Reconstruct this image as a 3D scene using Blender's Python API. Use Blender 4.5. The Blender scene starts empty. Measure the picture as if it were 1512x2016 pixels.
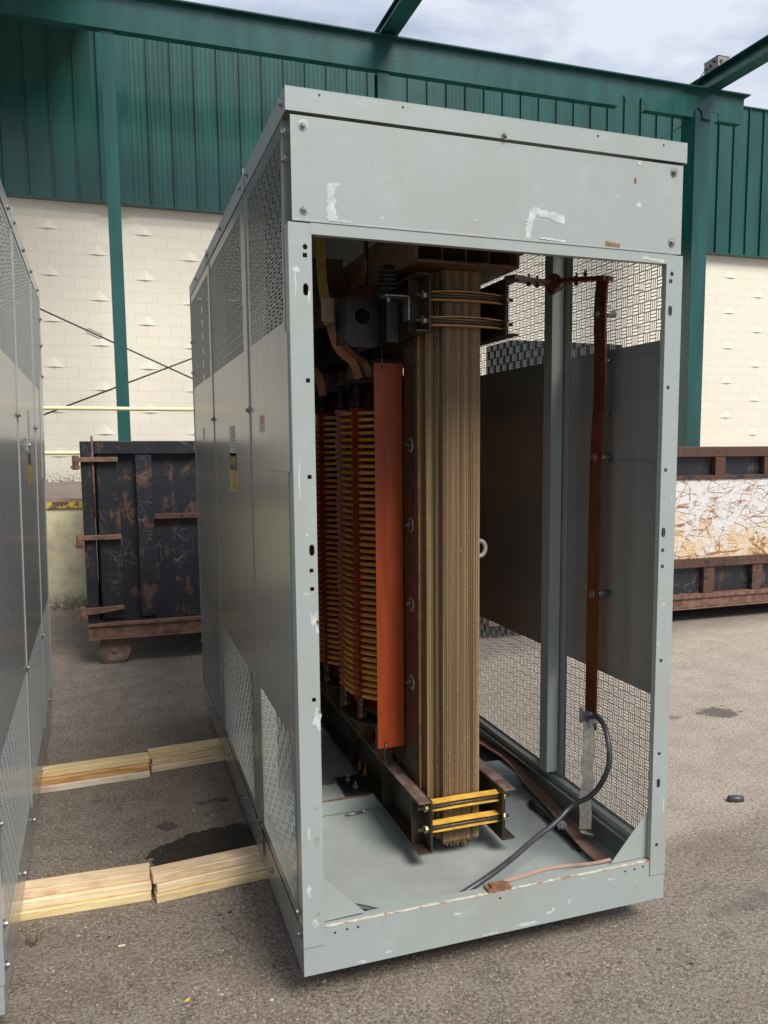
import bpy, math, random
from mathutils import Vector, Matrix
random.seed(7)
R = math.radians
sc = bpy.context.scene
COL = sc.collection

# ------------------------------------------------------------------ helpers
class MB:
    def __init__(s): s.v=[]; s.f=[]; s.mi=[]; s.sm=[]
    def face(s, pts, mi=0, sm=False):
        n=len(s.v); s.v += [tuple(p) for p in pts]; s.f.append(tuple(range(n,n+len(pts)))); s.mi.append(mi); s.sm.append(sm)
    def box(s, x0,x1,y0,y1,z0,z1, mi=0, M=None):
        if x0>x1: x0,x1=x1,x0
        if y0>y1: y0,y1=y1,y0
        if z0>z1: z0,z1=z1,z0
        n=len(s.v)
        p=[(x0,y0,z0),(x1,y0,z0),(x1,y1,z0),(x0,y1,z0),(x0,y0,z1),(x1,y0,z1),(x1,y1,z1),(x0,y1,z1)]
        if M is not None: p=[tuple(M@Vector(q)) for q in p]
        s.v+=p
        for f in ((0,3,2,1),(4,5,6,7),(0,1,5,4),(1,2,6,5),(2,3,7,6),(3,0,4,7)):
            s.f.append(tuple(n+i for i in f)); s.mi.append(mi); s.sm.append(False)
    def prism(s, poly, axis, a0, a1, mi=0):
        """poly: 2D points; axis 'x': (y,z), 'y': (x,z), 'z': (x,y); extruded a0..a1"""
        def P(p,a):
            return (a,p[0],p[1]) if axis=='x' else ((p[0],a,p[1]) if axis=='y' else (p[0],p[1],a))
        n=len(s.v); k=len(poly)
        s.v += [P(p,a0) for p in poly]+[P(p,a1) for p in poly]
        s.f.append(tuple(range(n,n+k))); s.f.append(tuple(reversed(range(n+k,n+2*k))))
        s.mi+=[mi,mi]; s.sm+=[False,False]
        for i in range(k):
            j=(i+1)%k; s.f.append((n+j,n+i,n+k+i,n+k+j)); s.mi.append(mi); s.sm.append(False)
    def cyl(s, c, axis, r, h, seg=16, mi=0, r2=None, sm=True):
        """from c along axis by h"""
        r2 = r if r2 is None else r2
        a=Vector(axis).normalized(); c=Vector(c)
        t=a.orthogonal().normalized(); b=a.cross(t)
        n=len(s.v)
        for k,rr in ((0,r),(1,r2)):
            for i in range(seg):
                an=2*math.pi*i/seg
                s.v.append(tuple(c+a*h*k+(t*math.cos(an)+b*math.sin(an))*rr))
        for i in range(seg):
            j=(i+1)%seg; s.f.append((n+i,n+j,n+seg+j,n+seg+i)); s.mi.append(mi); s.sm.append(sm)
        s.f.append(tuple(reversed(range(n,n+seg)))); s.f.append(tuple(range(n+seg,n+2*seg))); s.mi+=[mi,mi]; s.sm+=[False,False]
    def lathe(s, c, axis, prof, seg=20, mi=0, sm=True, closed=False):
        """prof: list of (r,h)"""
        a=Vector(axis).normalized(); c=Vector(c); t=a.orthogonal().normalized(); b=a.cross(t); n=len(s.v)
        for r,h in prof:
            for i in range(seg):
                an=2*math.pi*i/seg; s.v.append(tuple(c+a*h+(t*math.cos(an)+b*math.sin(an))*r))
        m=len(prof)
        for k in range(m if closed else m-1):
            k2=(k+1)%m
            for i in range(seg):
                j=(i+1)%seg; s.f.append((n+k*seg+i,n+k*seg+j,n+k2*seg+j,n+k2*seg+i)); s.mi.append(mi); s.sm.append(sm)
        if not closed:
            s.f.append(tuple(reversed(range(n,n+seg)))); s.f.append(tuple(range(n+(m-1)*seg,n+m*seg))); s.mi+=[mi,mi]; s.sm+=[False,False]
    def tube(s, pts, r, seg=8, mi=0, closed=False, sm=True):
        pts=[Vector(p) for p in pts]; n=len(s.v); k=len(pts)
        up=None
        for i,p in enumerate(pts):
            if closed: d=(pts[(i+1)%k]-pts[i-1])
            else: d=(pts[min(i+1,k-1)]-pts[max(i-1,0)])
            d.normalize()
            if up is None: up=d.orthogonal().normalized()
            else:
                up=(up-d*up.dot(d)); up.normalize()
            b=d.cross(up)
            rr=r[i] if isinstance(r,(list,tuple)) else r
            for q in range(seg):
                an=2*math.pi*q/seg; s.v.append(tuple(p+(up*math.cos(an)+b*math.sin(an))*rr))
        for i in range(k if closed else k-1):
            i2=(i+1)%k
            for q in range(seg):
                j=(q+1)%seg; s.f.append((n+i*seg+q,n+i*seg+j,n+i2*seg+j,n+i2*seg+q)); s.mi.append(mi); s.sm.append(sm)
        if not closed:
            s.f.append(tuple(reversed(range(n,n+seg)))); s.f.append(tuple(range(n+(k-1)*seg,n+k*seg))); s.mi+=[mi,mi]; s.sm+=[False,False]
    def strip(s, pts, wdir, w, t, mi=0):
        """flat bar swept along pts; wdir: width direction(s); t: thickness"""
        pts=[Vector(p) for p in pts]; k=len(pts); n=len(s.v)
        for i,p in enumerate(pts):
            d=(pts[min(i+1,k-1)]-pts[max(i-1,0)]).normalized()
            wd=Vector(wdir[i] if isinstance(wdir[0],(list,tuple)) else wdir); wd=(wd-d*wd.dot(d)).normalized()
            nn=d.cross(wd)
            for a,b in ((-1,-1),(1,-1),(1,1),(-1,1)):
                s.v.append(tuple(p+wd*w*.5*a+nn*t*.5*b))
        for i in range(k-1):
            for q in range(4):
                j=(q+1)%4; s.f.append((n+i*4+q,n+i*4+j,n+i*4+4+j,n+i*4+4+q)); s.mi.append(mi); s.sm.append(False)
        s.f.append((n+3,n+2,n+1,n)); e=n+(k-1)*4; s.f.append((e,e+1,e+2,e+3)); s.mi+=[mi,mi]; s.sm+=[False,False]
    def build(s, name, mats, parent=None, bevel=0, loc=None):
        me=bpy.data.meshes.new(name); me.from_pydata(s.v,[],s.f)
        if not isinstance(mats,(list,tuple)): mats=[mats]
        for m in mats: me.materials.append(m)
        me.polygons.foreach_set('material_index', s.mi)
        me.polygons.foreach_set('use_smooth', s.sm)
        me.update()
        o=bpy.data.objects.new(name,me); COL.objects.link(o)
        if parent is not None: o.parent=parent
        if loc: o.location=loc
        if bevel:
            b=o.modifiers.new('Bevel','BEVEL'); b.width=bevel; b.segments=2; b.limit_method='ANGLE'; b.angle_limit=R(40)
        return o

def build_split(mb,name,mats,parent=None,bevel=0,gap=.0004):
    """one object per separate piece (pieces = faces whose bounding boxes touch)"""
    bb=[]
    for f in mb.f:
        xs=[mb.v[i] for i in f]; bb.append([min(p[k] for p in xs)-gap for k in range(3)]+[max(p[k] for p in xs)+gap for k in range(3)])
    n=len(bb); par=list(range(n))
    def fd(i):
        while par[i]!=i: par[i]=par[par[i]]; i=par[i]
        return i
    for i in range(n):
        for j in range(i+1,n):
            a,b=bb[i],bb[j]
            if all(a[k]<=b[k+3] and b[k]<=a[k+3] for k in range(3)): par[fd(i)]=fd(j)
    gr={}
    for i in range(n): gr.setdefault(fd(i),[]).append(i)
    out=[]
    for g_ in gr.values():
        q=MB()
        for i in g_: q.face([mb.v[k] for k in mb.f[i]],mb.mi[i],mb.sm[i])
        o=q.build(name,mats,parent,0)
        if bevel or any(q.sm):
            import bmesh
            bm=bmesh.new(); bm.from_mesh(o.data); bmesh.ops.remove_doubles(bm,verts=bm.verts,dist=1e-6); bm.to_mesh(o.data); bm.free()
        if bevel:
            b=o.modifiers.new('Bevel','BEVEL'); b.width=bevel; b.segments=2; b.limit_method='ANGLE'; b.angle_limit=R(40)
        out.append(o)
    return out
def thing(name,label,cat,loc=(0,0,0),rot=(0,0,0),group=None):
    o=bpy.data.objects.new(name,None); COL.objects.link(o); o.location=loc; o.rotation_euler=rot
    o.empty_display_size=.1
    o['label']=label; o['category']=cat
    if group: o['group']=group
    return o
def tag(o,label,cat,group=None,kind=None):
    if label: o['label']=label
    if cat: o['category']=cat
    if group: o['group']=group
    if kind: o['kind']=kind
    return o
def text_mesh(txt,size,name,mat,parent,M):
    cu=bpy.data.curves.new(name,'FONT'); cu.body=txt; cu.size=size; cu.extrude=.0004; cu.align_x='CENTER'; cu.align_y='CENTER'
    ob=bpy.data.objects.new(name+'_tmp',cu); COL.objects.link(ob)
    dg=bpy.context.evaluated_depsgraph_get()
    me=bpy.data.meshes.new_from_object(ob.evaluated_get(dg))
    bpy.data.objects.remove(ob); me.materials.clear(); me.materials.append(mat)
    me.transform(M)
    o=bpy.data.objects.new(name,me); COL.objects.link(o); o.parent=parent
    return o
def smooth(pts,n=8):
    P=[Vector(p) for p in pts]; out=[]
    for i in range(len(P)-1):
        p0=P[max(i-1,0)];p1=P[i];p2=P[i+1];p3=P[min(i+2,len(P)-1)]
        for k in range(n):
            t=k/n; out.append(.5*((2*p1)+(p2-p0)*t+(2*p0-5*p1+4*p2-p3)*t*t+(3*p1-p0-3*p2+p3)*t**3))
    out.append(P[-1]); return out

# ------------------------------------------------------------------ materials
class NT:
    def __init__(s,name):
        s.m=bpy.data.materials.new(name); s.m.use_nodes=True; s.t=s.m.node_tree; s.t.nodes.clear()
        s.out=s.n('ShaderNodeOutputMaterial'); s.b=s.n('ShaderNodeBsdfPrincipled'); s.l(s.b.outputs[0],s.out.inputs[0])
    def n(s,ty,**k):
        o=s.t.nodes.new(ty)
        for a,b in k.items(): setattr(o,a,b)
        return o
    def l(s,a,b): s.t.links.new(a,b)
    def co(s,scale=(1,1,1),kind='Object',loc=(0,0,0)):
        tc=s.n('ShaderNodeTexCoord'); mp=s.n('ShaderNodeMapping'); mp.inputs['Scale'].default_value=scale; mp.inputs['Location'].default_value=loc
        s.l(tc.outputs[kind],mp.inputs[0]); return mp.outputs[0]
    def noise(s,vec,scale,detail=4,rough=.55,dist=0):
        o=s.n('ShaderNodeTexNoise'); s.l(vec,o.inputs['Vector']); o.inputs['Scale'].default_value=scale; o.inputs['Detail'].default_value=detail
        o.inputs['Roughness'].default_value=rough; o.inputs['Distortion'].default_value=dist; return o.outputs['Fac']
    def vor(s,vec,scale,feature='F1',out='Distance'):
        o=s.n('ShaderNodeTexVoronoi',feature=feature); s.l(vec,o.inputs['Vector']); o.inputs['Scale'].default_value=scale; return o.outputs[out]
    def ramp(s,fac,stops,interp='LINEAR'):
        o=s.n('ShaderNodeValToRGB'); o.color_ramp.interpolation=interp
        while len(o.color_ramp.elements)<len(stops): o.color_ramp.elements.new(.5)
        for e,(p,c) in zip(o.color_ramp.elements,stops):
            e.position=p; e.color=(c,c,c,1) if isinstance(c,(int,float)) else (*c,1)
        s.l(fac,o.inputs[0]); return o.outputs[0]
    def mix(s,fac,a,b,mode='MIX'):
        o=s.n('ShaderNodeMix',data_type='RGBA',blend_type=mode)
        for v,i in ((fac,0),(a,6),(b,7)):
            if isinstance(v,(int,float)): o.inputs[i].default_value = v if i==0 else (v,v,v,1)
            elif isinstance(v,tuple): o.inputs[i].default_value=(*v,1)
            else: s.l(v,o.inputs[i])
        return o.outputs[2]
    def math(s,op,a,b=0,c=0,clamp=False):
        o=s.n('ShaderNodeMath',operation=op); o.use_clamp=clamp
        for v,i in ((a,0),(b,1),(c,2)):
            if isinstance(v,(int,float)): o.inputs[i].default_value=v
            else: s.l(v,o.inputs[i])
        return o.outputs[0]
    def maprange(s,v,a,b,c=0,d=1,t='SMOOTHSTEP'):
        o=s.n('ShaderNodeMapRange',interpolation_type=t); s.l(v,o.inputs[0])
        for i,x in enumerate((a,b,c,d)): o.inputs[i+1].default_value=x
        return o.outputs[0]
    def sep(s,vec):
        o=s.n('ShaderNodeSeparateXYZ'); s.l(vec,o.inputs[0]); return o.outputs
    def comb(s,x,y,z):
        o=s.n('ShaderNodeCombineXYZ')
        for i,v in enumerate((x,y,z)):
            if isinstance(v,(int,float)): o.inputs[i].default_value=v
            else: s.l(v,o.inputs[i])
        return o.outputs[0]
    def bump(s,h,strength=.3,dist=.01,prev=None):
        o=s.n('ShaderNodeBump'); o.inputs['Strength'].default_value=strength; o.inputs['Distance'].default_value=dist; s.l(h,o.inputs['Height'])
        if prev is not None: s.l(prev,o.inputs['Normal'])
        return o.outputs[0]
    def set(s,**k):
        for a,v in k.items():
            i=s.b.inputs[{'col':'Base Color','rough':'Roughness','metal':'Metallic','normal':'Normal','spec':'Specular IOR Level','coat':'Coat Weight','coatr':'Coat Roughness'}[a]]
            if isinstance(v,tuple): i.default_value=(*v,1)
            elif isinstance(v,(int,float)): i.default_value=v
            else: s.l(v,i)
        return s.m

def simple(name,col,rough=.5,metal=0,var=.15,scale=12,bump=.1,spec=.5):
    t=NT(name); v=t.co()
    n=t.noise(v,scale,5); n2=t.noise(v,scale*6,3)
    c=t.mix(t.maprange(n,.3,.7),tuple(x*(1-var) for x in col),tuple(min(1,x*(1+var)) for x in col))
    return t.set(col=c,rough=t.maprange(n2,.3,.7,max(.02,rough-.08),rough+.08),metal=metal,spec=spec,normal=t.bump(n2,bump,.002))

def m_paint(name,col=(.40,.455,.435),streak=.5,rough=.36,metal=0.0,smoothp=False):
    t=NT(name); v=t.co(); vs=t.co((14,14,.7))
    a=t.noise(vs,3,4,.6); b=t.noise(v,2.2,5,.6); sp=t.noise(v,90,2)
    c=t.mix(t.maprange(a,.3,.7,0,streak),col,tuple(x*.86 for x in col))
    c=t.mix(t.maprange(b,.45,.70,0,.6),c,(col[0]*.92,col[1]*.88,col[2]*.80)); c=t.mix(t.maprange(t.noise(v,5.5,7,.75),.52,.68,0,.28),c,(col[0]*1.25,col[1]*1.2,col[2]*1.15))
    drip=t.noise(t.co((30,30,1.2)),1.5,6,.7)
    c=t.mix(t.maprange(drip,.62,.75,0,.12 if smoothp else .22),c,(.30,.29,.25))
    scr=t.noise(t.co((3,3,3),loc=(3,1,2)),9,8,.75,1.5)
    c=t.mix(t.maprange(scr,.73,.75,0,.7),c,(.66,.68,.66))
    rg=t.maprange(a,.2,.8,rough-.03,rough+.04) if smoothp else t.maprange(a,.2,.8,rough-.06,rough+.08)
    return t.set(col=c,rough=rg,metal=metal,spec=.75 if smoothp else .5,normal=t.bump(b,.10 if smoothp else .2,.006) if smoothp else t.bump(b,.35,.012,t.bump(sp,.03,.001)))

def m_rust_paint(name,paint,rustamt=.5):
    t=NT(name); v=t.co(); n=t.noise(v,4.2,10,.78,.4); vs=t.co((1,1,.25)); n2=t.noise(vs,9,8,.7,.4); n3=t.noise(v,40,4)
    rust=t.mix(n3,(.045,.020,.012),(.12,.050,.027))
    rust=t.mix(t.maprange(n2,.4,.7),rust,(.075,.042,.03))
    mask=t.maprange(t.math('ADD',t.math('MULTIPLY',n,.6),t.math('MULTIPLY',n2,.4)),.56-rustamt*.12,.60-rustamt*.12)
    pc=t.mix(t.noise(v,5,4),paint,tuple(x*1.8+.004 for x in paint))
    # scratches
    wv=t.noise(v,6,3,.5); sc1=t.vor(t.comb(t.math('ADD',t.sep(v)[0],t.math('MULTIPLY',wv,.25)),0,t.math('MULTIPLY',t.sep(v)[2],3.2)),2.5,'DISTANCE_TO_EDGE')
    sc2=t.vor(t.co((5,5,1.1)),3.0,'DISTANCE_TO_EDGE')
    s1=t.math('LESS_THAN',sc1,.008); s2=t.math('LESS_THAN',sc2,.010)
    s=t.math('MULTIPLY',t.math('MAXIMUM',s1,s2),t.maprange(t.noise(v,2.6,3),.48,.6))
    c=t.mix(mask,pc,rust); c=t.mix(t.math('MULTIPLY',s,.5),c,(.15,.14,.14)); c=t.mix(t.maprange(t.noise(t.co((1,1,5)),6,7,.8),.60,.68,0,.35),c,(.10,.10,.105))
    chips=t.maprange(t.noise(v,30,6,.8),.70,.73)
    c=t.mix(t.math('MULTIPLY',chips,.6),c,(.30,.29,.28))
    return t.set(col=c,rough=t.mix(mask,.45,.85),normal=t.bump(t.math('ADD',n,t.math('MULTIPLY',n3,.3)),.5,.01))

M={}
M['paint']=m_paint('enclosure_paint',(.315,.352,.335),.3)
M['paintshade']=m_paint('shaded_side_paint',(.255,.275,.258),.35,.22,.2,True)  # darker copy of the front paint, side and interior shade put into the colour
M['paint3']=m_paint('old_side_paint',(.345,.372,.370),.45,.22,.2,True)
M['zinc']=simple('zinc_bolt',(.30,.30,.29),.42,.85,.2)
M['scuff']=simple('bare_scuff',(.46,.49,.485),.6,0,.16,40)
M['rust']=simple('rust_patch',(.20,.10,.05),.9,0,.4,30,.4)
t=NT('edge_wear'); v=t.co(); n=t.noise(v,14,6,.75); M['edgewear']=t.set(col=t.mix(t.maprange(n,.46,.60),(.58,.55,.46),(.34,.16,.07)),rough=.7)
M['dark']=simple('dark_steel',(.035,.033,.030),.35,.6,.3)
t=NT('clamp_steel'); v=t.co(); n=t.noise(v,6,8,.7); n2=t.noise(t.co((2,30,30)),3,5,.6)
M['clamp']=t.set(col=t.mix(t.maprange(n,.45,.65),(.036,.030,.020),(.075,.046,.034)),rough=t.maprange(n2,.3,.7,.28,.6),metal=.3,normal=t.bump(n2,.2,.003))
t=NT('rusty_flange'); v=t.co(); n=t.noise(v,11,8,.7)
M['flange']=t.set(col=t.mix(t.maprange(n,.42,.62),(.14,.085,.065),(.26,.20,.17)),rough=.55,metal=.2,normal=t.bump(n,.3,.003))
# laminations (stripes run vertically; colour changes with x and y)
def m_lam(name,horizontal=False):
    t=NT(name); v=t.co((1,1,.0015)); s1=t.noise(v,230,3,.8); s2=t.noise(v,34,4,.75); s3=t.noise(t.co((1,1,.01)),16,3)
    big=t.noise(t.co((2.5,2.5,.9)),2,5,.6); X=t.sep(t.co())[0]; ol=t.math('MAXIMUM',t.maprange(X,.868,.880),t.math('MULTIPLY',t.maprange(X,.716,.711),t.maprange(X,.690,.696))); pk=t.math('MULTIPLY',t.maprange(X,.745,.775),t.maprange(X,.86,.83)); fine=t.noise(t.co((1,1,.002)),600,2)
    c=t.mix(t.maprange(s2,.35,.65),(.085,.046,.020),(.270,.175,.088))
    c=t.mix(t.maprange(s3,.45,.6,0,.55),c,(.175,.125,.038))
    c=t.mix(t.maprange(s1,.50,.66,0,.7),c,(.42,.31,.19))
    c=t.mix(t.maprange(s1,.40,.30,0,.8),c,(.050,.030,.018))
    c=t.mix(t.maprange(big,.45,.7,0,.45),c,(.145,.085,.055))
    c=t.mix(t.math('MULTIPLY',ol,.6),c,(.205,.148,.058)); c=t.mix(t.math('MULTIPLY',pk,.5),c,(.170,.100,.055)); c=t.mix(t.maprange(s1,.57,.66,0,.7),c,(.42,.31,.19)); c=t.mix(t.maprange(s1,.44,.36,0,.85),c,(.04,.024,.014))
    dr=t.noise(t.co((60,60,3)),1.4,5,.7); c=t.mix(t.maprange(dr,.64,.70,0,.7),c,(.17,.055,.02))
    return t.set(col=c,rough=.42,spec=.35,normal=t.bump(t.math('ADD',s1,t.math('MULTIPLY',fine,.5)),.7,.003))
M['lam']=m_lam('core_laminations')
M['coreside']=simple('core_side_plate',(.045,.034,.020),.4,.1,.12,3)
M['orange']=simple('rusty_edge',(.42,.17,.04),.5,0,.4,25,.4)
t=NT('barrier_sheet'); v=t.co(); n=t.noise(t.co((6,6,.6)),3,5,.6); sc1=t.noise(v,14,6,.8,2)
M['red']=t.set(col=t.mix(t.maprange(sc1,.64,.72,0,.35),t.mix(t.maprange(n,.3,.7),(.21,.032,.006),(.31,.054,.012)),(.6,.25,.12)),rough=.42,spec=.3,normal=t.bump(n,.15,.01))
t=NT('coil_conductor'); v=t.co(); n=t.noise(t.co((1,1,20)),5,5,.7); n2=t.noise(v,60,3)
M['coil']=t.set(col=t.mix(t.maprange(n,.35,.65),(.50,.21,.034),(.74,.37,.080)),rough=.35,coat=.15,coatr=.2,normal=t.bump(n2,.25,.002))
M['spacer']=simple('red_spacer',(.24,.034,.014),.35,0,.3,30,.1,.4)
M['coilin']=simple('coil_barrel',(.095,.015,.010),.35,0,.3,5)
M['insul']=simple('brown_insulator',(.085,.022,.018),.22,0,.2,20,.05,.7)
M['black']=simple('black_insulation',(.007,.0065,.006),.45,0,.3,10)
M['dull']=simple('dull_fibre_strap',(.26,.17,.025),.5,0,.2,20)
M['board']=simple('dark_fibre_board',(.10,.065,.018),.6,0,.2,10)
M['brassband']=simple('varnished_band',(.46,.25,.075),.38,0,.2,14)
M['yellow']=simple('yellow_insulation',(.66,.38,.055),.4,0,.25,14)
M['tan']=simple('fibre_beam',(.13,.066,.026),.38,0,.3,9,.2)
M['copper']=simple('aged_copper_bar',(.13,.042,.020),.36,.35,.25,14)
M['copper2']=simple('brown_copper_strap',(.36,.225,.165),.5,.2,.2,10,.15)
M['lead']=simple('lacquered_lead',(.20,.070,.024),.35,.2,.3,12)
M['braid']=simple('tinned_braid',(.44,.41,.33),.6,.1,.2,60,.6)
M['rubber']=simple('rubber_cable',(.045,.048,.055),.38,0,.2,20)
M['white']=simple('white_wrap',(.58,.57,.54),.5,0,.06)
M['brass']=simple('brass_nut',(.42,.38,.20),.35,.8,.2)
M['threads']=simple('threaded_rod',(.085,.075,.060),.45,.5,.3,60,.5)
M['label']=simple('paper_label',(.62,.62,.56),.6,0,.06)
M['labelred']=simple('label_red',(.55,.22,.18),.6,0,.1)
M['labelgrey']=simple('label_print',(.32,.32,.30),.6,0,.1)
M['warn']=simple('warning_yellow',(.48,.36,.02),.45,0,.1)
M['warnink']=simple('warning_ink',(.025,.02,.012),.5,0,.1)
M['darkwarn']=simple('warning_lines',(.20,.15,.012),.5,0,.1)
def m_wood(name,c1,c2,seed):
    t=NT(name); v=t.co((1.6,14,14),loc=(seed*3.1,seed*1.7,seed)); w=t.noise(v,2.2,6,.6,1.2); g=t.noise(t.co((4,90,90),loc=(seed,0,0)),2,3,.6)
    c=t.mix(t.maprange(w,.35,.62),c1,c2); c=t.mix(t.maprange(g,.48,.68,0,.5),c,tuple(x*.62 for x in c1)); c=t.mix(t.maprange(t.noise(t.co((9,22,22),loc=(seed*2.,0,seed)),3,6,.7),.60,.70,0,.5),c,(.33,.21,.12))
    kn=t.vor(t.co((1,2.4,2.4),loc=(seed*5.3,seed*.77,seed*.41)),3.1); c=t.mix(t.maprange(kn,.085,.045),c,(.17,.07,.03))
    c=t.mix(t.maprange(kn,.20,.08,0,.6),c,(.46,.22,.09))
    st=t.noise(t.co((2,2,2),loc=(seed,seed,0)),2.1,4); c=t.mix(t.maprange(st,.58,.72,0,.6),c,(.50,.33,.23))
    return t.set(col=c,rough=.7,normal=t.bump(g,.25,.003))
M['w0']=m_wood('pine_pale',(.72,.55,.33),(.86,.70,.45),1)
M['w1']=m_wood('pine_yellow',(.68,.50,.24),(.82,.66,.36),2)
M['w2']=m_wood('pine_pink',(.66,.46,.28),(.80,.62,.40),3)
M['w3']=m_wood('pine_orange',(.50,.24,.07),(.66,.42,.18),4)
M['w4']=m_wood('pine_white',(.72,.60,.46),(.82,.72,.56),5)
def m_green(name,ribs=True,col=(.004,.058,.046),rough=.28):
    t=NT(name); v=t.co(); n=t.noise(t.co((1,1,.15)),4,4); b=t.noise(t.co((1,1,.4)),1.1,3)
    c=t.mix(t.maprange(n,.35,.65),tuple(x*.9 for x in col),tuple(x*1.25+.002 for x in col)); c=t.mix(t.maprange(t.noise(t.co((7,7,.25)),3,4,.7),.60,.74,0,.10),c,(.05,.10,.09))
    c=t.mix(t.maprange(t.noise(v,25,7,.8),.68,.74,0,.35),c,(.10,.22,.19))
    nr=t.bump(b,.35,.05)
    if ribs:
        w=t.n('ShaderNodeTexWave',wave_type='BANDS',bands_direction='X',wave_profile='SIN'); t.l(t.co(),w.inputs[0]); w.inputs['Scale'].default_value=3.8
        w.inputs['Distortion'].default_value=0
        nr=t.bump(t.math('MULTIPLY',t.math('POWER',w.outputs['Fac'],4),t.maprange(t.noise(t.co((.35,1,.02)),1.3,1),.40,.6)),.5,.008,nr)
        dn=t.noise(t.co((1,1,.25)),2.2,3); nr=t.bump(dn,.5,.02,nr)
    return t.set(col=c,rough=rough,normal=nr,coat=.22,coatr=.12,spec=.5)
M['green']=m_green('green_cladding')
M['greens']=m_green('green_steel',False,(.004,.060,.052),.26)
M['seam']=simple('seam_dark_line',(.004,.018,.016),.6,0,.2)  # near-black line drawn down one side of each cladding rib
# block wall
t=NT('painted_block'); tc=t.co(loc=(1.468,0,-(5.77-40*.2018))); S=t.sep(tc); bv=t.comb(S[0],S[2],0)
br=t.n('ShaderNodeTexBrick'); t.l(bv,br.inputs['Vector']); br.offset=.5; br.inputs['Scale'].default_value=1; br.inputs['Mortar Size'].default_value=.0055
br.inputs['Mortar Smooth'].default_value=.6; br.inputs['Brick Width'].default_value=.4064; br.inputs['Row Height'].default_value=.2018; br.inputs['Bias'].default_value=0
br.inputs['Color1'].default_value=(.74,.70,.585,1); br.inputs['Color2'].default_value=(.72,.68,.565,1); br.inputs['Mortar'].default_value=(.58,.55,.45,1)
v=t.co(); n=t.noise(v,22,6,.7); d=t.noise(t.co((1,1,.6)),2.2,6,.7)
c=t.mix(t.maprange(d,.56,.72,0,.4),br.outputs['Color'],(.64,.60,.48))
low=t.maprange(t.sep(v)[2],1.55,1.28); c=t.mix(t.math('MULTIPLY',low,t.maprange(n,.46,.56)),c,(.25,.22,.17))
M['block']=t.set(col=c,rough=.75,normal=t.bump(br.outputs['Fac'],-.8,.008,t.bump(n,.25,.006)))
t=NT('dock_face'); v=t.co(); n=t.noise(v,3,8,.7); n2=t.noise(v,20,6,.75); z=t.sep(v)[2]
c=t.mix(t.maprange(n,.4,.65),(.60,.54,.34),(.40,.36,.24)); c=t.mix(t.maprange(n2,.60,.68,0,.6),c,(.14,.12,.09))
low=t.maprange(z,.30,0); c=t.mix(t.math('MULTIPLY',low,t.maprange(n2,.35,.55)),c,(.12,.10,.08))
M['dockface']=t.set(col=c,rough=.85,normal=t.bump(n2,.5,.01))
t=NT('dock_edge'); v=t.co(); n2=t.noise(v,9,8,.7); M['dockedge']=t.set(col=t.mix(t.maprange(n2,.48,.54),(.50,.36,.05),(.10,.06,.035)),rough=.7,normal=t.bump(n2,.4,.01))
M['docktop']=simple('dock_planks',(.20,.155,.13),.8,0,.3,4,.3)
M['pipe']=simple('cream_pipe',(.78,.70,.40),.4,0,.05)
M['rod']=simple('brace_steel',(.06,.055,.06),.5,.3,.2)
M['contain']=m_rust_paint('container_paint',(.007,.008,.012),.26)
M['contain2']=m_rust_paint('container_rust',(.010,.011,.016),.95)
M['rustst']=simple('rusty_steel',(.16,.085,.058),.75,.1,.4,14,.5)
M['wheel']=simple('rusty_roller',(.20,.135,.105),.7,.1,.25,10,.3)
t=NT('scratched_white'); v=t.co(); wv=t.noise(v,2.2,4,.6); S=t.sep(v)
def scr(sx,sz,off,th,sk):
    u=t.math('ADD',t.math('MULTIPLY',S[0],sx),t.math('ADD',t.math('MULTIPLY',wv,1.1*sk),t.math('MULTIPLY',S[2],off)))
    return t.math('LESS_THAN',t.vor(t.comb(u,0,t.math('ADD',t.math('MULTIPLY',S[2],sz),t.math('MULTIPLY',S[0],off*.6))),1,'DISTANCE_TO_EDGE'),th)
s=t.math('MAXIMUM',t.math('MAXIMUM',scr(2.1,7,1.5,.022,1),scr(7,2.2,-2,.018,.8)),t.math('MAXIMUM',scr(4,5,4,.016,1.5),scr(3,12,-3,.024,2)))
msk=t.maprange(t.noise(v,5,6,.75),.42,.55)
stain=t.maprange(t.math('ADD',t.noise(v,3,7,.7),t.maprange(S[2],1.5,.68,-.12,.14)),.50,.66)
c=t.mix(t.math('MULTIPLY',stain,.75),(.62,.615,.60),(.60,.41,.17))
c=t.mix(t.maprange(t.noise(v,26,6,.8),.63,.68,0,.8),c,(.45,.27,.14))
c=t.mix(t.math('MULTIPLY',s,msk),c,(.28,.14,.05))
c=t.mix(t.maprange(t.noise(t.co((1,1,1),loc=(4,4,4)),13,7,.8),.66,.69),c,(.10,.07,.07))
M['scratch']=t.set(col=c,rough=.5)
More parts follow.
